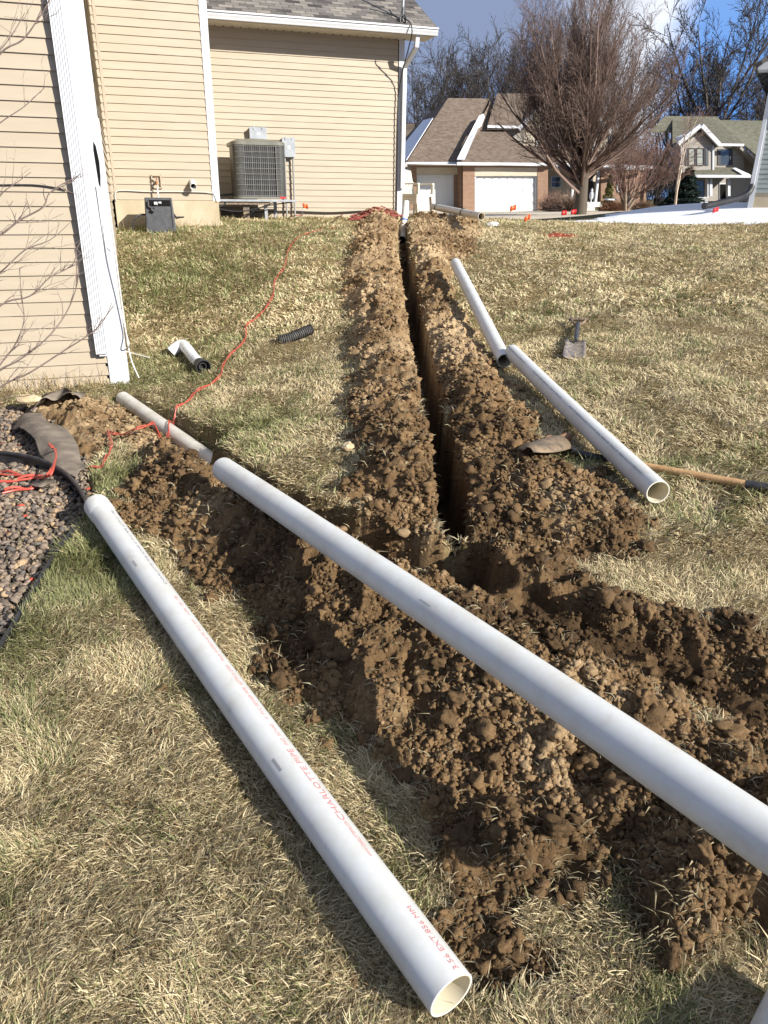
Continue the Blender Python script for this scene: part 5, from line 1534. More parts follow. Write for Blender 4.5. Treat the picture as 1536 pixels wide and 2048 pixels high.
# single bay
panel(PB, rect(818, 328, 833, BY), M['brick'], 'brick_pier', gh, .5, BK)
panel(PB, rect(833, 328, 927, 335), M['brick'], 'brick_band', gh, .4, BK + .02)
panel(PB, rect(833, 335, 927, 349), M['far_cream'], 'fascia_siding', gh, .35, BK + .03)
panel(PB, rect(908.5, 335, 927, BY), M['brick'], 'brick_pier', gh, .4, BK + .05)
garage_door(PB, 836, 352.5, 905, 423, 4, BK + .1)
mb = MB(); a = PB.hit(817, 333, BK); mb.box(a, -PB.n * 9, PB.u * .2, -Z3 * 3.2); mb.build('left_wall', M['far_cream'], gh)
# house body: gable wing to the right
PG = Plane(1080, 60.5, 10)
panel(PG, [(1048, 318), (1215, 318), (1215, 262), (1129, 184), (1048, 256)], M['far_cream'], 'gable_wall', gh, .3)
window(PG, 1073, 262, 1119, 303, gh, bars=(1, 1), t=2.6, proud=.10)
window(PG, 1158, 248, 1190, 300, gh, bars=(1, 1), t=2.2, proud=.10)
window(PG, 1121, 196, 1131, 214, gh, bars=(0, 0), t=1.5, proud=.08)
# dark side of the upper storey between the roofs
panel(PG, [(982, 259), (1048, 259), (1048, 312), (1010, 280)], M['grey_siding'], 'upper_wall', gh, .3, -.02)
# rake boards
def bar(pl, p, q, w, m, name, parent, th=.3, back=0.0):
    P, Q = pl.hit(*p, back), pl.hit(*q, back); d = (Q - P).normalized(); s = d.cross(pl.n).normalized() * w
    mb = MB(); mb.slab([P, Q, Q + s, P + s], -pl.n * th); return mb.build(name, m, parent)
bar(PG, (1040, 262), (1131, 178), -.30, M['white_trim'], 'rake_board', gh, .25, -.5)
bar(PG, (1129, 178), (1222, 268), -.30, M['white_trim'], 'rake_board', gh, .25, -.5)
def rf(name, pts, m='shingle_brown', th=.12, parent=gh, uvdir=None):
    return slope(name, [at_y(x, y, Y) for x, y, Y in pts], M[m], parent, th, uvdir)
UX = tuple(PB.u)
# gable roof planes (seen from below: thin) - left one carries snow
r0 = rf('roof', [(1040, 262, 59.6), (1131, 178, 60.2), (1100, 180, 69), (985, 262, 68)], uvdir=(0, 1, 0))
mb = MB(); P_ = [at_y(1041, 259, 59.5), at_y(1100, 205, 59.9), at_y(1076, 212, 66), at_y(1036, 250, 64)]
mb.slab([p + Z3 * .10 for p in P_], Z3 * .06); mb.build('roof_snow', M['snow'], r0)
rf('roof', [(1129, 178, 60.2), (1222, 268, 60.8), (1240, 262, 69), (1150, 180, 69)], uvdir=(0, 1, 0))
# main upper roof
rf('roof', [(974, 255, 58.6), (1037, 256, 59.2), (1062, 187, 64.5), (994, 187, 64)], uvdir=UX)
mb = MB(); a, b = at_y(975, 255.5, 58.5), at_y(1040, 257, 59.1); mb.slab([a, b, b + Z3 * .16, a + Z3 * .16], Vector((0, .15, 0))); mb.build('gutter', M['white_trim'], gh)
# double garage roof and single garage roof
rf('roof', [(915, 327, 53.3), (1103, 327, 54.6), (1046, 290, 57.2), (1006, 262, 59.6), (976, 236, 61.3), (990, 192, 64.6), (984, 197, 64)], uvdir=UX)
rf('roof', [(1103, 327, 54.6), (1250, 327, 57.8), (1240, 305, 60.4), (1046, 290, 60.3)], uvdir=UX)
r1 = rf('roof', [(812, 326, 54.4), (916, 326, 54.9), (960, 240, 60.6), (977, 197, 64.2), (896, 196, 63.4)], uvdir=UX)
r2 = rf('roof', [(812, 326, 54.4), (896, 196, 63.4), (842, 240, 66), (790, 300, 62)], uvdir=(0, 1, 0))
rf('roof', [(896, 196, 63.4), (977, 197, 64.2), (990, 240, 70), (842, 245, 68)], uvdir=UX)
# snow lying on the shaded hip and in the valley
mb = MB(); P_ = [at_y(813, 322, 54.3), at_y(866, 238, 60.0), at_y(846, 243, 63.6), at_y(800, 300, 60)]
mb.slab([p + Z3 * .02 for p in P_], Z3 * .07); mb.build('roof_snow', M['snow'], r2)
mb = MB()
P_ = [(913, 325, 53.9), (928, 325, 53.7), (946, 283, 56.4), (955, 262, 58.0), (961, 258, 58.5), (968, 240, 60.2), (966, 234, 60.7), (957, 238, 60.3), (948, 256, 58.6), (930, 290, 56.5)]
mb.slab([at_y(x, y, Y) + Z3 * .14 - Vector((0, .25, 0)) for x, y, Y in P_], Z3 * .05); mb.build('roof_snow', M['snow'], r1)
# gutters
for (p, q) in (((811, 327, 54.2), (917, 326.5, 54.7)), ((914, 327, 53.2), (1104, 328.5, 54.5)), ((1104, 328, 54.5), (1305, 334, 58.4))):
    a, b = at_y(*p), at_y(*q); mb = MB(); mb.slab([a - Z3 * .10, b - Z3 * .10, b + Z3 * .08, a + Z3 * .08], Vector((0, .18, 0))); mb.build('gutter', M['white_trim'], gh)
mb = MB(); a = at_y(820, 331, 54.6); mb.tube([a, a + Vector((.1, .3, -.25)), a + Vector((.15, .3, -3))], .05, n=6); mb.build('downspout', M['white_trim'], gh)
# soffits close the eaves
for pts in ([(812, 328), (917, 328), (926, 331), (818, 331)], [(914, 329), (1104, 330), (1097, 332), (925, 332)]):
    mb = MB(); q = [PB.hit(pts[0][0], pts[0][1], -.5), PB.hit(pts[1][0], pts[1][1], -.5), PB.hit(pts[2][0], 329, BK + .6), PB.hit(pts[3][0], 329, BK + .6)]
    z_ = min(p.z for p in q); mb.slab([Vector((p.x, p.y, z_)) for p in q], Z3 * .04); mb.build('soffit', M['white_trim'], gh)
# porch and right wing
PP = Plane(1150, 58.2, 10)
panel(PP, rect(1097, 336, 1200, 420), M['far_cream'], 'porch_wall', gh, .2, 1.6)
panel(PP, rect(1202, 337, 1292, 424), M['brick'], 'brick_wall', gh, .3, .1)
mb = MB(); a = PP.hit(1292, 337, .1); mb.box(a, PP.u * 3.0 - PP.n * 7, PP.n * .2, -Z3 * 3.3); mb.build('brick_side', M['brick'], gh)
mb = MB(); a = PP.hit(1290, 335, 0); mb.slab([a, a + PP.u * 3.2 - PP.n * 7, a + PP.u * 3.2 - PP.n * 7 + Z3 * .2, a + Z3 * .2], PP.n * .1); mb.build('gutter', M['white_trim'], gh)
panel(PP, rect(1097, 334, 1290, 340), M['white_trim'], 'porch_beam', gh, .25, 0)
window(PP, 1102, 352, 1123, 376, gh, back=1.6, bars=(0, 1), t=2.0)
window(PP, 1234, 362, 1250, 384, gh, back=.1, bars=(0, 1), t=1.6)
for x in (1148, 1197):
    b = PP.hit(x, 340, .15); g = hgt(b.x, b.y); mb = MB(); mb.tube([(b.x, b.y, g), (b.x, b.y, g + .15), (b.x, b.y, b.z)], [.17, .13, .12], n=14); mb.build('column', M['white_trim'], gh, smooth=True)
panel(PP, rect(1158, 348, 1186, 408), M['shutter'], 'front_door', gh, .05, 1.5)
panel(PP, rect(1150, 404, 1205, 414), M['dirty_white'], 'porch_step', gh, 1.2, -.2)

# ---------------- grey house further right
PH = Plane(1420, 62, 8)
h2 = thing('grey_house', 'grey sided house with olive roof, white gable trim and columned porch behind the snowy rise', 'house', tuple(PH.hit(1420, 402)))
panel(PH, [(1366, 345), (1429, 345), (1429, 291), (1402, 262), (1366, 290)], M['grey_siding'], 'gable_wall', h2, 1.5)
panel(PH, rect(1429, 292, 1488, 345), M['grey_siding'], 'upper_wall', h2, .4, 1.2)
window(PH, 1377, 296, 1392, 331, h2, glass='glass_pale', bars=(0, 1), t=1.2, frame='shutter', proud=.08)
window(PH, 1393.5, 296, 1409, 331, h2, glass='glass_pale', bars=(0, 1), t=1.2, frame='shutter', proud=.08)
panel(PH, rect(1411, 296, 1417, 331), M['shutter'], 'shutter', h2, .05, -.06); panel(PH, rect(1371, 296, 1375, 331), M['shutter'], 'shutter', h2, .05, -.06)
window(PH, 1440, 298, 1461, 330, h2, back=1.2, bars=(0, 1), t=1.2, frame='shutter', shutters=4.5)
bar(PH, (1359, 291), (1403, 254.5), -.28, M['white_trim'], 'rake_board', h2, .3, -.5)
bar(PH, (1402, 254.5), (1437, 292), -.28, M['white_trim'], 'rake_board', h2, .3, -.5)
bar(PH, (1364.5, 345), (1364.5, 290), -.11, M['white_trim'], 'corner_board', h2, .12, -.08)
bar(PH, (1428, 342), (1428, 290), -.11, M['white_trim'], 'corner_board', h2, .12, -.08)
H2R = lambda nm, pts, **k: rf(nm, pts, 'shingle_green', parent=h2, **k)
VX = tuple(PH.u)
H2R('roof', [(1359, 291, 61.4), (1403, 254.5, 61.5), (1403, 262, 67), (1345, 287, 66)], uvdir=(0, 1, 0))
H2R('roof', [(1402, 254.5, 61.5), (1437, 292, 61.6), (1440, 284, 66), (1403, 260, 67)], uvdir=(0, 1, 0))
mb = MB(); mb.slab([at_y(1358, 289, 61.2) + Z3 * .1, at_y(1375, 276, 61.3) + Z3 * .1, at_y(1366, 276, 64.5) + Z3 * .25, at_y(1350, 284, 64) + Z3 * .25], Z3 * .06); mb.build('roof_snow', M['snow'], h2)
H2R('roof', [(1345, 291, 64), (1437, 291, 63.4), (1490, 291, 63.0), (1560, 350, 60.2), (1640, 350, 60.5), (1640, 243, 70), (1436, 240, 69), (1345, 238, 69.3)], uvdir=VX)
H2R('roof', [(1300, 262, 68), (1345, 262, 68), (1440, 240, 69.3), (1436, 233, 69.6), (1330, 232, 69.6)], uvdir=VX)
mb = MB(); a, b = at_y(1433, 291.5, 62.4), at_y(1488, 292.5, 62.6); mb.slab([a, b, b + Z3 * .17, a + Z3 * .17], Vector((0, .2, 0))); mb.build('gutter', M['white_trim'], h2)
# flank of the lower roof: dark gable end wall and its snow
panel(PH, [(1476, 300), (1478, 296), (1514, 338), (1540, 352), (1540, 400), (1455, 400), (1455, 354), (1474, 334)], M['grey_siding'], 'wing_wall', h2, .3, 2.4)
bar(PH, (1474, 291), (1530, 347), -.16, M['grey_siding'], 'rake_board', h2, .5, .6)
H2R('porch_roof', [(1378, 352, 60.2), (1500, 353, 60.4), (1474, 335, 62.6), (1368, 334, 62.6)], uvdir=VX)
mb = MB(); mb.slab([p + Z3 * .03 for p in (at_y(1470, 338, 62.0), at_y(1500, 351.5, 60.5), at_y(1484, 351, 60.5), at_y(1465, 339, 61.9))], Z3 * .06); mb.build('roof_snow', M['snow'], h2)
mb = MB(); a, b = at_y(1376, 353, 60.0), at_y(1502, 353.5, 60.3); mb.slab([a - Z3 * .07, b - Z3 * .07, b + Z3 * .12, a + Z3 * .12], Vector((0, .2, 0))); mb.build('gutter', M['white_trim'], h2)
panel(PH, rect(1370, 350, 1500, 402), M['grey_siding'], 'porch_wall', h2, .3, .6)
panel(PH, rect(1387, 362, 1408, 392), M['glass'], 'window', h2, .03, .55)
panel(PH, rect(1439, 366, 1455, 400), M['white_trim'], 'door_frame', h2, .04, .54)
panel(PH, rect(1441.5, 368.5, 1452.5, 398), M['void'], 'front_door', h2, .04, .49)
for x0, x1, b in ((1420, 1425, 392), (1456, 1461, 392), (1415, 1417, 395)):
    panel(PH, rect(x0, 357, x1, b), M['white_trim'], 'column', h2, .3, -1.2)
mb = MB()
mb.slab([PH.hit(x, y, -1.25) for x, y in rect(1381, 394.5, 1417, 396.2)], -PH.n * .06); mb.slab([PH.hit(x, y, -1.25) for x, y in rect(1381, 404, 1417, 405.4)], -PH.n * .06)
for k in range(15):
    x = 1382.5 + k * 2.3; mb.slab([PH.hit(a, b, -1.22) for a, b in rect(x, 396, x + .8, 404.2)], -PH.n * .03)
mb.build('porch_railing', M['white_trim'], h2)
# roof edge of a neighbour left of the garages
h3 = thing('brown_roofed_house', 'low brown roofed house just showing left of the garages', 'house', tuple(at_y(800, 425, 75)))
rf('roof', [(780, 271, 74), (826, 271, 74), (838, 246, 80), (780, 246, 80)], parent=h3, uvdir=UX)
P3 = Plane(800, 75, 8); panel(P3, rect(770, 274, 822, 425), M['far_cream'], 'wall', h3, .3)
panel(P3, rect(770, 270, 826, 274), M['white_trim'], 'gutter', h3, .2, -.5)

# ---------------- sage house at the right edge
PN = Plane(1503, 18.8, -28)
nh = thing('sage_house', 'sage green sided house cut by the right edge of the photo, with a white downspout', 'house', tuple(PN.hit(1515, 410)))
a = PN.hit(1503, 386); z0 = a.z
def NP(u_, b, z): return PN.o + PN.u * u_ - PN.n * b + Z3 * z
ua = (a - PN.o).dot(PN.u)
mb = MB(); lap(mb, NP(ua, 0, 0), PN.u * 9, PN.n, z0, 4.6, lip=.014); mb.build('wall', M['green_siding'], nh)
mb = MB(); mb.box(NP(ua + .02, .03, z0 - .02), PN.u * 9, -PN.n * 6, Z3 * 2.75); mb.build('wall_core', M['green_siding'], nh)
mb = MB(); mb.box(NP(ua, .01, 1.2), PN.u * 9, -PN.n * 6, Z3 * (z0 - 1.2)); mb.build('foundation', M['concrete'], nh)
mb = MB(); mb.box(NP(ua - .03, -.03, 1.3), PN.u * .11, -PN.n * .03, Z3 * (4.35 - 1.3)); mb.build('corner_trim', M['white_trim'], nh)
ez = PN.hit(1515, 140, -.4).z
mb = MB(); rect_pts = [NP(ua + .02, -.30, ez - .02), NP(ua + .0, -.16, ez - .14), NP(ua + .02, -.08, ez - .34), NP(ua - .01, -.08, z0 + .16)]
for i in range(3):
    p_, q_ = rect_pts[i], rect_pts[i + 1]; dr = (q_ - p_).normalized(); s_ = PN.u; n2 = dr.cross(s_).normalized()
    mb.box(p_ - s_ * .045 - n2 * .03, dr * (q_ - p_).length, s_ * .09, n2 * .06)
mb.build('downspout', M['white_trim'], nh, bevel=.008)
mb = MB(); mb.box(NP(ua - .30, -.40, ez), PN.u * 2.6, -PN.n * .45, Z3 * .14); mb.build('eave_return', M['white_trim'], nh, bevel=.01)
slope('roof', [NP(ua - .36, -.46, ez + .10), NP(ua - .36, 6, ez + .10), NP(ua + 4.5, 6, ez + 3.6), NP(ua + 4.5, -.46, ez + 3.6)], M['shingle_near'], nh, .10)
mb = MB(); mb.slab([NP(ua - .3, -.35, ez + .14), NP(ua + 4.5, -.35, ez + 3.5), NP(ua + 9.2, -.35, ez + .14)], PN.n * -.05); mb.build('gable_board', M['green_siding'], nh)
# its black drain hose on the ground
hp = [NP(ua - .01, -.10, z0 + .14)]
for x, y, Y, h_ in ((1497, 386, 18.4, None), (1478, 396, 18.2, None), (1455, 402, 18.0, None), (1430, 408, 17.8, None), (1407, 413, 17.6, None)):
    hp.append(at_y(x, y, Y))
hp[1:] = [Vector((p.x, p.y, max(p.z, hgt(p.x, p.y) + .045))) for p in hp[1:]]
dh = thing('drain_hose', 'black corrugated drain hose sagging from the sage house downspout onto the snow', 'hose', tuple(hp[-1]))
hsm = smooth_path(hp, 22); mb = MB(); mb.tube(hsm, [.066 if i % 2 else .056 for i in range(len(hsm))], n=12); mb.build('ribbed_tube', M['black'], dh)

# ================================================================== drive and snow
def patch(name, poly, m, lift_, n=90, noise_=.0, kind='structure', below=.05, thr=0.0, amp=0.0):
    lo, hi = poly.min(0), poly.max(0)
    xs = np.linspace(lo[0] - .5, hi[0] + .5, n); ys = np.linspace(lo[1] - .5, hi[1] + .5, n)
    X, Y = np.meshgrid(xs, ys); Xf, Yf = X.ravel(), Y.ravel()
    s = poly_sd(Xf, Yf, poly) + (fbm(Xf * 1.2, Yf * 1.2, 88, 4) - .5) * noise_
    z = lay(Xf, Yf, False)[0] + np.clip(s / .5, -1, 1) * amp + lift_
    idx = np.arange(n * n).reshape(n, n); q = np.stack([idx[:-1, :-1], idx[:-1, 1:], idx[1:, 1:], idx[1:, :-1]], -1).reshape(-1, 4)
    keep = (s[q] > thr - .1).all(1); q = q[keep]
    used, inv = np.unique(q, return_inverse=True); q = inv.reshape(-1, 4)
    o = np_mesh(name, np.stack([Xf, Yf, z], 1)[used], q.ravel(), np.arange(len(q)) * 4, np.full(len(q), 4), m, smooth=True)
    return tag(o, kind=kind)
patch('snow', SNOWP, M['snow'], .012, 160, .9, amp=.03)
dv = [PB.hit(818, 426, 1.3), PB.hit(1100, 426, .0), at_y(1235, 420, 50), at_y(1400, 418, 49), at_y(1400, 424, 40)]
DP = np.array([(dv[0].x, dv[0].y - .1), (dv[1].x + .6, dv[1].y + .2), (16, 51), (26, 50), (26, 44), (14, 43), (10.6, 38), (9.5, 30), (3.0, 28), (-.5, 30), (-1.5, 44)])
patch('driveway', DP, M['driveway'], .03, 120)

# ================================================================== trees
def grow(rng, p, d, length, r, level, spec, out, trunk):
    """recursive branching; sticks collected as (p0, p1, r0, r1)"""
    seg = spec['seg'][level]; sl = length / seg; pts = [p]; rr = [r]
    for i in range(seg):
        d = (d + rng.normal(0, spec['wig'][level], 3) + np.array([0, 0, spec['up'][level]])); d /= np.linalg.norm(d)
        p = p + d * sl; pts.append(p); rr.append(r * (1 - (i + 1) / seg * (1 - spec['tip'][level])))
    tgt = trunk if level <= spec.get('trunk_levels', 0) else out
    for i in range(seg): tgt.append((pts[i], pts[i + 1], rr[i], rr[i + 1]))
    if level + 1 >= len(spec['n']): return
    n = spec['n'][level + 1]; n = max(1, int(n * (.8 + .4 * rng.random())))
    for k in range(n):
        t = spec['from'][level] + (1 - spec['from'][level]) * ((k + rng.random()) / n)
        i = min(int(t * seg), seg - 1); f = t * seg - i
        q = pts[i] * (1 - f) + pts[i + 1] * f; r_ = (rr[i] * (1 - f) + rr[i + 1] * f)
        dd = pts[i + 1] - pts[i]; dd /= np.linalg.norm(dd)
        a = rng.uniform(0, 2 * math.pi); ref = np.array([0, 0, 1.0]) if abs(dd[2]) < .9 else np.array([1.0, 0, 0])
        e1 = np.cross(dd, ref); e1 /= np.linalg.norm(e1); e2 = np.cross(dd, e1)
        lo_, hi_ = spec['ang'][level + 1]; th = math.radians(rng.uniform(lo_, hi_))
        nd = dd * math.cos(th) + (e1 * math.cos(a) + e2 * math.sin(a)) * math.sin(th)
        grow(rng, q, nd, length * spec['len'][level + 1] * (.7 + .5 * rng.random()) * (1 - spec.get('fall', .35) * t), max(r_ * spec['rad'][level + 1], spec['rmin']), level + 1, spec, out, trunk)
def sticks(name, lst, base, k, col, var, parent, rng, mat_='bark'):
    P0 = np.array([s[0] for s in lst]) - base; P1 = np.array([s[1] for s in lst]) - base; R0 = np.array([s[2] for s in lst]); R1 = np.array([s[3] for s in lst])
    V, Lp, S_, T = prisms(P0, P1, R0, R1, k)
    c = np.array(col)[None] * (1 + var * (rng.random((len(lst), 1)) - .5) * 2); c = np.repeat(c, 2 * k, 0)
    return np_mesh(name, V, Lp, S_, T, M[mat_], parent, col=c)
def tree(name, label, cat, loc, spec, seed, col, colt, group=None, scale=1.0, stems=1, lean=None, env=None):
    rng = np.random.default_rng(seed); o = thing(name, label, cat, loc, group); base = np.array(loc, float)
    out, trunk = [], []
    for s in range(stems):
        a = 2 * math.pi * s / max(stems, 1) + rng.random(); sp_ = 0 if stems == 1 else spec.get('spread', .3)
        d = np.array([math.cos(a) * sp_, math.sin(a) * sp_, 1.0]); 
        if lean is not None: d += np.array(lean)
        d /= np.linalg.norm(d)
        grow(rng, base - np.array([0, 0, .1]), d, spec['h'] * scale, spec['r'] * scale * (1 if stems == 1 else .6), 0, spec, out, trunk)
    if env:                       # the crown keeps to a rounded outline with a ragged rim
        ch_, ra, rz = env; keep = []
        for s_ in out:
            q = s_[1] - base; v_ = math.sqrt((q[0] ** 2 + q[1] ** 2) / ra ** 2 + ((q[2] - ch_) / rz) ** 2)
            az_ = math.atan2(q[1], q[0])
            if v_ < 1 + .10 * math.sin(az_ * 5 + q[2] * 1.3) + rng.normal(0, .05): keep.append(s_)
        out = keep
    sticks('trunk', trunk, base, 8, colt, .1, o, rng); sticks('crown', out, base, 3, col, .35, o, rng)
    return o
PEAR = dict(h=2.0, r=.27, n=[1, 48, 14, 12, 5], seg=[4, 7, 5, 3, 2], wig=[.02, .05, .07, .09, .1], up=[0, .10, .07, .05, .03], tip=[.85, .25, .3, .4, .5], ang=[(0, 0), (4, 72), (14, 36), (20, 42), (20, 45)],
            len=[1, 3.6, .42, .42, .55], rad=[1, .30, .42, .42, .6], rmin=.0055)
PEAR['from'] = [.42, .18, .15, .1]; PEAR['fall'] = .30
b = at_y(1160, 432, 34); b.z = hgt(b.x, b.y)
tree('pear_tree', 'large bare vase shaped tree with dense reddish brown twigs in front of the cream gable', 'tree', tuple(b), PEAR, 4, (.17, .118, .095), (.10, .082, .064), scale=1.0, env=(5.2, 3.75, 5.6))
MULTI = dict(h=1.1, r=.13, n=[1, 6, 9, 9, 5], seg=[3, 6, 5, 3, 2], wig=[.04, .06, .09, .1, .1], up=[0, .06, .05, .03, .02], tip=[.8, .25, .3, .4, .5], ang=[(0, 0), (10, 45), (22, 45), (20, 50), (20, 50)],
             len=[1, 3.0, .45, .45, .5], rad=[1, .55, .45, .45, .6], rmin=.006, spread=.5)
MULTI['from'] = [.4, .25, .15, .1]
b = at_y(1252, 417, 44); b.z = hgt(b.x, b.y)
tree('ornamental_tree', 'smaller bare many stemmed tree with light bark before the brick wall', 'tree', tuple(b), MULTI, 9, (.20, .125, .10), (.27, .21, .16), stems=5, scale=1.12)
BIRCH = dict(h=5.2, r=.11, n=[1, 16, 8, 5], seg=[9, 5, 3, 2], wig=[.05, .09, .1, .1], up=[.03, .03, .02, 0], tip=[.25, .3, .4, .5], ang=[(0, 0), (30, 60), (25, 50), (20, 50)], len=[1, .34, .5, .5], rad=[1, .38, .5, .6], rmin=.006, spread=.16)
BIRCH['from'] = [.3, .2, .1]
b = at_y(1352, 407, 50); b.z = hgt(b.x, b.y)
tree('birch_tree', 'slender pale barked birch with two stems left of the spruce', 'tree', tuple(b), BIRCH, 13, (.22, .14, .11), (.52, .42, .32), stems=2)
OAK = dict(h=6.0, r=.36, n=[1, 9, 9, 9, 6], seg=[4, 8, 6, 4, 2], wig=[.03, .07, .10, .12, .12], up=[0, .06, .06, .04, .03], tip=[.75, .25, .3, .35, .5], ang=[(0, 0), (12, 42), (22, 50), (25, 50), (20, 50)],
           len=[1, 1.75, .42, .45, .45], rad=[1, .45, .45, .45, .6], rmin=.019)
OAK['from'] = [.35, .22, .15, .1]; OAK['fall'] = .25
OC, OT = (.068, .058, .050), (.085, .073, .062)
protos = []
GB = 'bare trees behind the houses'
spots = [  # px, distance, scale, label
    (842, 80, 1.02, 'bare tree right beside the house corner, its crown partly hidden by the gutter'),
    (868, 92, 1.15, 'bare tree behind the snow covered hip of the garage roof'),
    (903, 84, 1.10, 'bare tree behind the left end of the garage roof ridge'),
    (940, 90, 1.28, 'tall bare tree rising above the middle of the garage roof'),
    (985, 82, 1.18, 'bare tree behind the gap between the two garage roofs'),
    (1024, 92, 1.30, 'tall bare tree just left of the reddish pear tree crown'),
    (1066, 86, 1.20, 'bare tree half hidden behind the left of the pear tree crown'),
    (1215, 95, 1.18, 'bare tree mostly hidden behind the pear tree'),
    (1312, 94, 1.02, 'short bare tree filling the gap right of the pear tree'),
    (1345, 84, .98, 'bare tree behind the left end of the olive roof'),
    (1398, 78, 1.42, 'largest bare tree with many upright limbs above the grey gable'),
    (1452, 88, 1.05, 'bare tree behind the middle of the olive roof'),
    (1492, 80, .95, 'bare tree leaning behind the sage house downspout'),
    (1545, 90, 1.15, 'bare tree at the right edge above the sage house eave')]
pr_ = []
for i, (px_, Y_, sc_, lb) in enumerate(spots):
    b = at_y(px_, 405, Y_); b.z = hgt(b.x, b.y)
    if i < 4:
        o = tree('bare_tree', lb, 'tree', (0, 0, 0), OAK, 40 + i, OC, OT, GB); pr_.append(o)
    else:
        o = copy_tree(pr_[[0, 1, 2, 3, 1, 0, 2, 3, 0, 2, 3, 1, 0, 2][i]]); tag(o, lb, 'tree', GB)
    o.location = b; o.rotation_euler = (0, 0, i * 1.7); o.scale = (sc_ * (.84 if i < 7 else .93),) * 3
# brush belt low behind the houses
rng = np.random.default_rng(77); lst = []
for k in range(3800):
    if rng.random() < .42: x0, x1, Y_ = 800, 1100, rng.uniform(88, 108)
    else: x0, x1, Y_ = 1180, 1620, rng.uniform(84, 108)
    px_ = rng.uniform(x0, x1); g = at_y(px_, 405, Y_); g.z = 1.2 + rng.uniform(0, 2.5)
    h_ = rng.uniform(2, 7.5); p = np.array(g); d = np.array([rng.normal(0, .35), rng.normal(0, .2), 1.0]); d /= np.linalg.norm(d)
    m_ = p + d * h_ * .5; d2 = d + rng.normal(0, .3, 3); d2 /= np.linalg.norm(d2); e_ = m_ + d2 * h_ * .5
    lst += [(p, m_, .035, .022), (m_, e_, .022, .01)]
    for _ in range(3):
        d3 = d + rng.normal(0, .55, 3); d3[2] = abs(d3[2]); d3 /= np.linalg.norm(d3); lst.append((m_, m_ + d3 * h_ * .35, .016, .008))
br = sticks('brush', lst, np.zeros(3), 3, (.10, .085, .075), .4, None, rng)
tag(br, 'tangled bare undergrowth far behind the houses', 'undergrowth', kind='stuff')
# spruce
def leafy(name, label, cat, loc, hgt_, rad, n, col, cone=True, size=.12, group=None, seed=1):
    rng = np.random.default_rng(seed); o = thing(name, label, cat, loc, group)
    t = rng.random(n) ** .75; z = (1 - t) if not cone else rng.random(n) ** 1.25
    prof = (1 - z) if cone else np.sqrt(np.clip(1 - (z * 2 - 1) ** 2 * .95, 0, 1))
    clump = .82 + .3 * np.sin(z * 34 + 3 * rng.random())
    R_ = rad * prof * clump * (.45 + .6 * rng.random(n) ** .4); a = rng.uniform(0, 2 * math.pi, n)
    P = np.stack([R_ * np.cos(a), R_ * np.sin(a), z * hgt_ + .05], 1)
    d = np.stack([np.cos(a), np.sin(a), rng.normal(-.1 if cone else .3, .35, n)], 1) + rng.normal(0, .35, (n, 3)); d /= np.linalg.norm(d, axis=1)[:, None]
    s = np.cross(d, np.array([0, 0, 1.0])) + rng.normal(0, .3, (n, 3)); s /= np.linalg.norm(s, axis=1)[:, None] + 1e-9
    L_ = size * (.6 + .8 * rng.random(n))[:, None]; W_ = L_ * .32
    V = np.stack([P, P + d * L_ * .5 + s * W_, P + d * L_, P + d * L_ * .5 - s * W_], 1).reshape(-1, 3)
    c = np.array(col)[None] * (.6 + .8 * rng.random((n, 1)))
    np_mesh('foliage', V, np.arange(4 * n), np.arange(n) * 4, np.full(n, 4), M['blade'], o, col=np.repeat(c, 4, 0))
    mb = MB(); mb.tube([Vector(loc) + Z3 * -.05, Vector(loc) + Z3 * hgt_ * .8], [rad * .08 + .01, .01], n=6); mb.build('trunk', M['wood'], o)
    return o
def on(px, py, Y): g = at_y(px, py, Y); return (g.x, g.y, hgt(g.x, g.y))
leafy('spruce', 'dark blue green spruce before the grey house porch', 'tree', on(1370, 405, 52), 2.3, 1.15, 5200, (.035, .055, .045), size=.22, seed=2)
leafy('spruce', 'low dark juniper left of the birch foot', 'shrub', on(1342, 405, 52), .9, .8, 1500, (.03, .045, .035), size=.2, seed=3)
leafy('dwarf_conifer', 'small cone shaped green conifer before the brick wall', 'shrub', on(1214, 418, 47), 1.9, .42, 2600, (.12, .15, .03), size=.10, seed=4)
def brush_ball(label, px, py, Y, r, col, n=900, hh=1.0):
    rng = np.random.default_rng(int(px)); loc = on(px, py, Y); o = thing('dormant_shrub', label, 'shrub', loc, None); base = np.array(loc); lst = []
    for k in range(n):
        d = rng.normal(0, 1, 3); d[2] = abs(d[2]) * hh + .2; d /= np.linalg.norm(d); s0 = base + d * r * .15 * rng.random(); L_ = r * (.6 + .5 * rng.random()) * np.array([1, 1, .9])
        m_ = s0 + d * L_ * .6; d2 = d + rng.normal(0, .35, 3); e_ = m_ + d2 * L_ * .4; lst += [(s0, m_, .012, .008), (m_, e_, .008, .005)]
    sticks('twigs', lst, base, 3, col, .4, o, rng)
    return o
brush_ball('round brown shrub with a cap of snow left of the small conifer', 1219, 421, 44, .62, (.19, .10, .06))
brush_ball('round brown shrub right of the small conifer', 1240, 418, 46, .5, (.19, .11, .07))
brush_ball('low brown shrub at the foot of the many stemmed tree', 1284, 415, 46, .6, (.17, .11, .075))
brush_ball('tall brown shrub under the porch window beside the brick pier', 1110, 415, 52, 1.25, (.19, .12, .09), 1100)
brush_ball('brown hedge shrub left of the pear tree trunk', 1137, 414, 50, 1.1, (.20, .135, .10), 1100)
p = on(1219, 421, 44); v, f = ico(2); v = v * np.array([.34, .3, .07]) * (1 + RNG.normal(0, .08, (len(v), 1)))
mb = MB(); mb.add([(x + p[0], y + p[1], z + p[2] + .62) for x, y, z in v], [tuple(t) for t in f]); tag(mb.build('snow_cap', M['snow'], smooth=True), 'small heap of snow lying on the round brown shrub', 'snow')
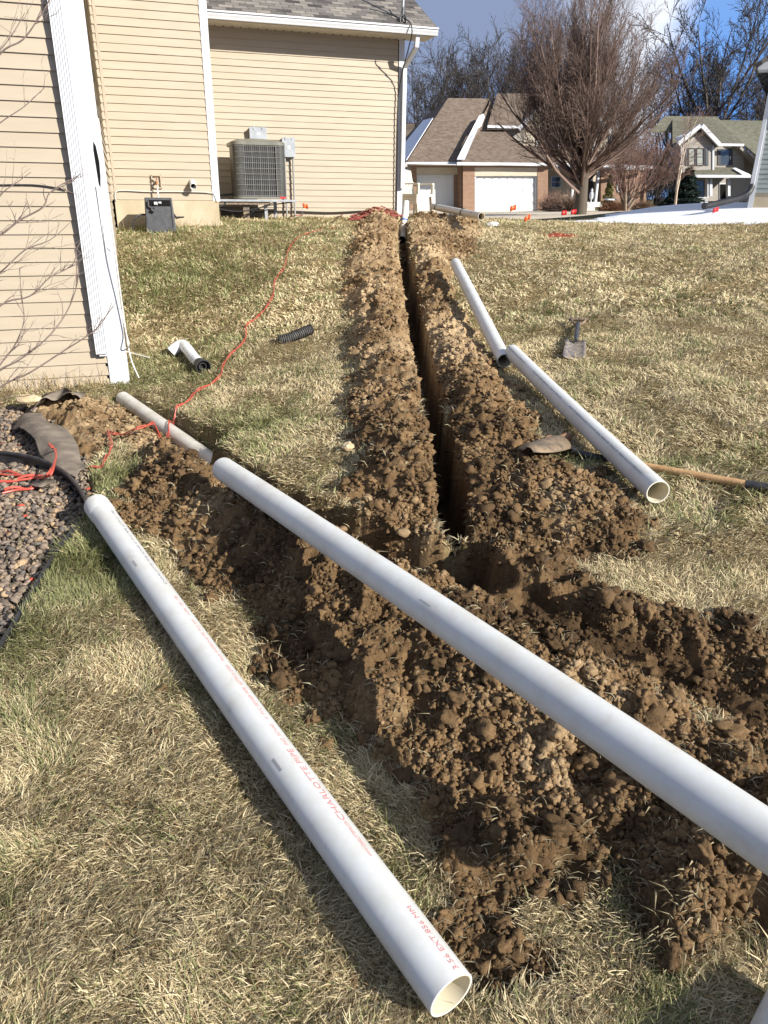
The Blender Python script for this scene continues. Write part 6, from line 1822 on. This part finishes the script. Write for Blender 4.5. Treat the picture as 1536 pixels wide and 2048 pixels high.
# porch urn
p = on(1181, 408, 52.5); ur = thing('urn', 'slim white urn standing on the porch step behind the pear tree trunk', 'urn', p)
pz = PP.hit(1181, 404).z
prf = [(.0, .12), (.04, .12), (.08, .05), (.2, .05), (.3, .12), (.5, .15), (.62, .12), (.68, .07), (.78, .09), (.84, .04), (.9, .01)]
mb = MB(); mb.tube([(p[0], p[1], p[2] + .45 + a) for a, b in prf], [b for a, b in prf], n=14); mb.build('vase', M['white_trim'], ur, smooth=True)
mb = MB(); mb.box((p[0] - .25, p[1] - .25, p[2] - .1), (.5, 0, 0), (0, .5, 0), (0, 0, .55)); mb.build('plinth', M['dirty_white'], ur)

# ================================================================== bare shrub at the left wall
rng = np.random.default_rng(21); lst = []; trk = []
def limb(px, Y, r0=.007, twigs=14, tl=.28):
    lst = []; trk = []
    pts = [at_y(x, y, Y + dy) for (x, y, dy) in px]; sm = smooth_path(pts, 5); n = len(sm)
    for i in range(n - 1): trk.append((np.array(sm[i]), np.array(sm[i + 1]), r0 * (1 - .75 * i / n), r0 * (1 - .75 * (i + 1) / n)))
    for k in range(twigs):
        i = int(rng.uniform(.12, .98) * (n - 1)); p = np.array(sm[i]); d = np.array(sm[min(i + 1, n - 1)] - sm[max(i - 1, 0)]); d /= np.linalg.norm(d) + 1e-9
        d = d + rng.normal(0, .45, 3) + np.array([0, 0, .15]); d /= np.linalg.norm(d); L_ = tl * rng.uniform(.4, 1.1) * (1 - .3 * i / n); r = r0 * .38
        q = p
        for s in range(4):
            d = d + rng.normal(0, .16, 3) + np.array([0, 0, .05]); d /= np.linalg.norm(d); q2 = q + d * L_ / 4; lst.append((q, q2, r * (1 - s * .18), r * (1 - (s + 1) * .18)))
            if rng.random() < .55:
                d3 = d + rng.normal(0, .55, 3); d3 /= np.linalg.norm(d3); lst.append((q2, q2 + d3 * L_ * .3, r * .55, r * .35))
            q = q2
    bs = np.array(world_loc(shb)); sticks('branch', trk + lst, bs, 5, (.22, .17, .145), .18, shb, rng)
shb = thing('bare_shrub', 'leafless shrub with thin grey twigs reaching in from the left before the cream wall', 'shrub', tuple(at_y(-60, 900, 5.0)))
limb([(-70, 830, 0), (-20, 770, 0), (0, 740, 0), (38, 720, 0), (90, 680, 0), (130, 630, .05), (152, 575, .05), (152, 520, .05)], 4.9, .0085)
limb([(-70, 830, 0), (0, 730, .1), (30, 690, .1), (48, 640, .1), (42, 590, .1), (40, 540, .1)], 4.9, .0065)
limb([(-60, 840, 0), (0, 775, 0), (60, 745, 0), (130, 700, 0), (180, 668, 0), (208, 640, 0), (224, 605, 0)], 5.0, .0075)
limb([(-60, 700, 0), (0, 612, 0), (60, 592, 0), (100, 555, 0), (150, 530, .05)], 4.95, .007)
limb([(-60, 580, 0), (0, 545, 0), (50, 500, 0), (100, 480, 0), (140, 445, .05)], 5.0, .006)
limb([(-60, 500, 0), (0, 470, 0), (40, 440, 0), (85, 415, 0), (100, 385, 0), (138, 360, .05)], 4.9, .0085)
limb([(-60, 480, 0), (0, 392, 0), (30, 368, 0), (62, 344, 0)], 5.0, .005, 5)
limb([(-60, 300, 0), (0, 246, 0), (50, 212, 0), (92, 172, 0)], 5.0, .005, 4)
limb([(-60, 200, 0), (0, 108, 0), (45, 80, 0), (75, 40, 0), (100, 0, 0), (120, -40, 0)], 4.9, .0065, 9)
limb([(-60, 160, 0), (0, 100, 0), (30, 60, .05), (50, 25, .05)], 4.9, .005, 6)
limb([(-60, 860, 0), (0, 800, 0), (60, 790, 0), (110, 760, 0), (158, 735, .05)], 5.1, .004, 3)
# dry stalks at the foot of the wall
lst = []
for k in range(520):
    if k < 330: a_ = rng.uniform(-2.4, -.15); d_ = rng.uniform(-.10, -.02); hmx = .22
    elif k < 430: a_ = rng.uniform(.02, 1.47); d_ = rng.uniform(5.30, 5.44); hmx = .16
    else: a_ = rng.uniform(1.5, 3.0); d_ = rng.uniform(7.0, 8.0); hmx = .2
    q = H(a_, d_, 0); z = hgt(q.x, q.y); p = np.array((q.x, q.y, z - .01)); L_ = hmx * rng.uniform(.3, 1.1); d = np.array([rng.normal(0, .3), rng.normal(0, .2), 1.0]); d /= np.linalg.norm(d)
    m_ = p + d * L_ * .6; d = d + rng.normal(0, .3, 3); d /= np.linalg.norm(d); lst += [(p, m_, .0022, .0018), (m_, m_ + d * L_ * .4, .0018, .0008)]
dg_ = sticks('dry_stalks', lst, np.zeros(3), 3, (.42, .32, .17), .4, None, rng); tag(dg_, 'uncut dry stalks along the foot of the cream walls', 'weeds', kind='stuff')
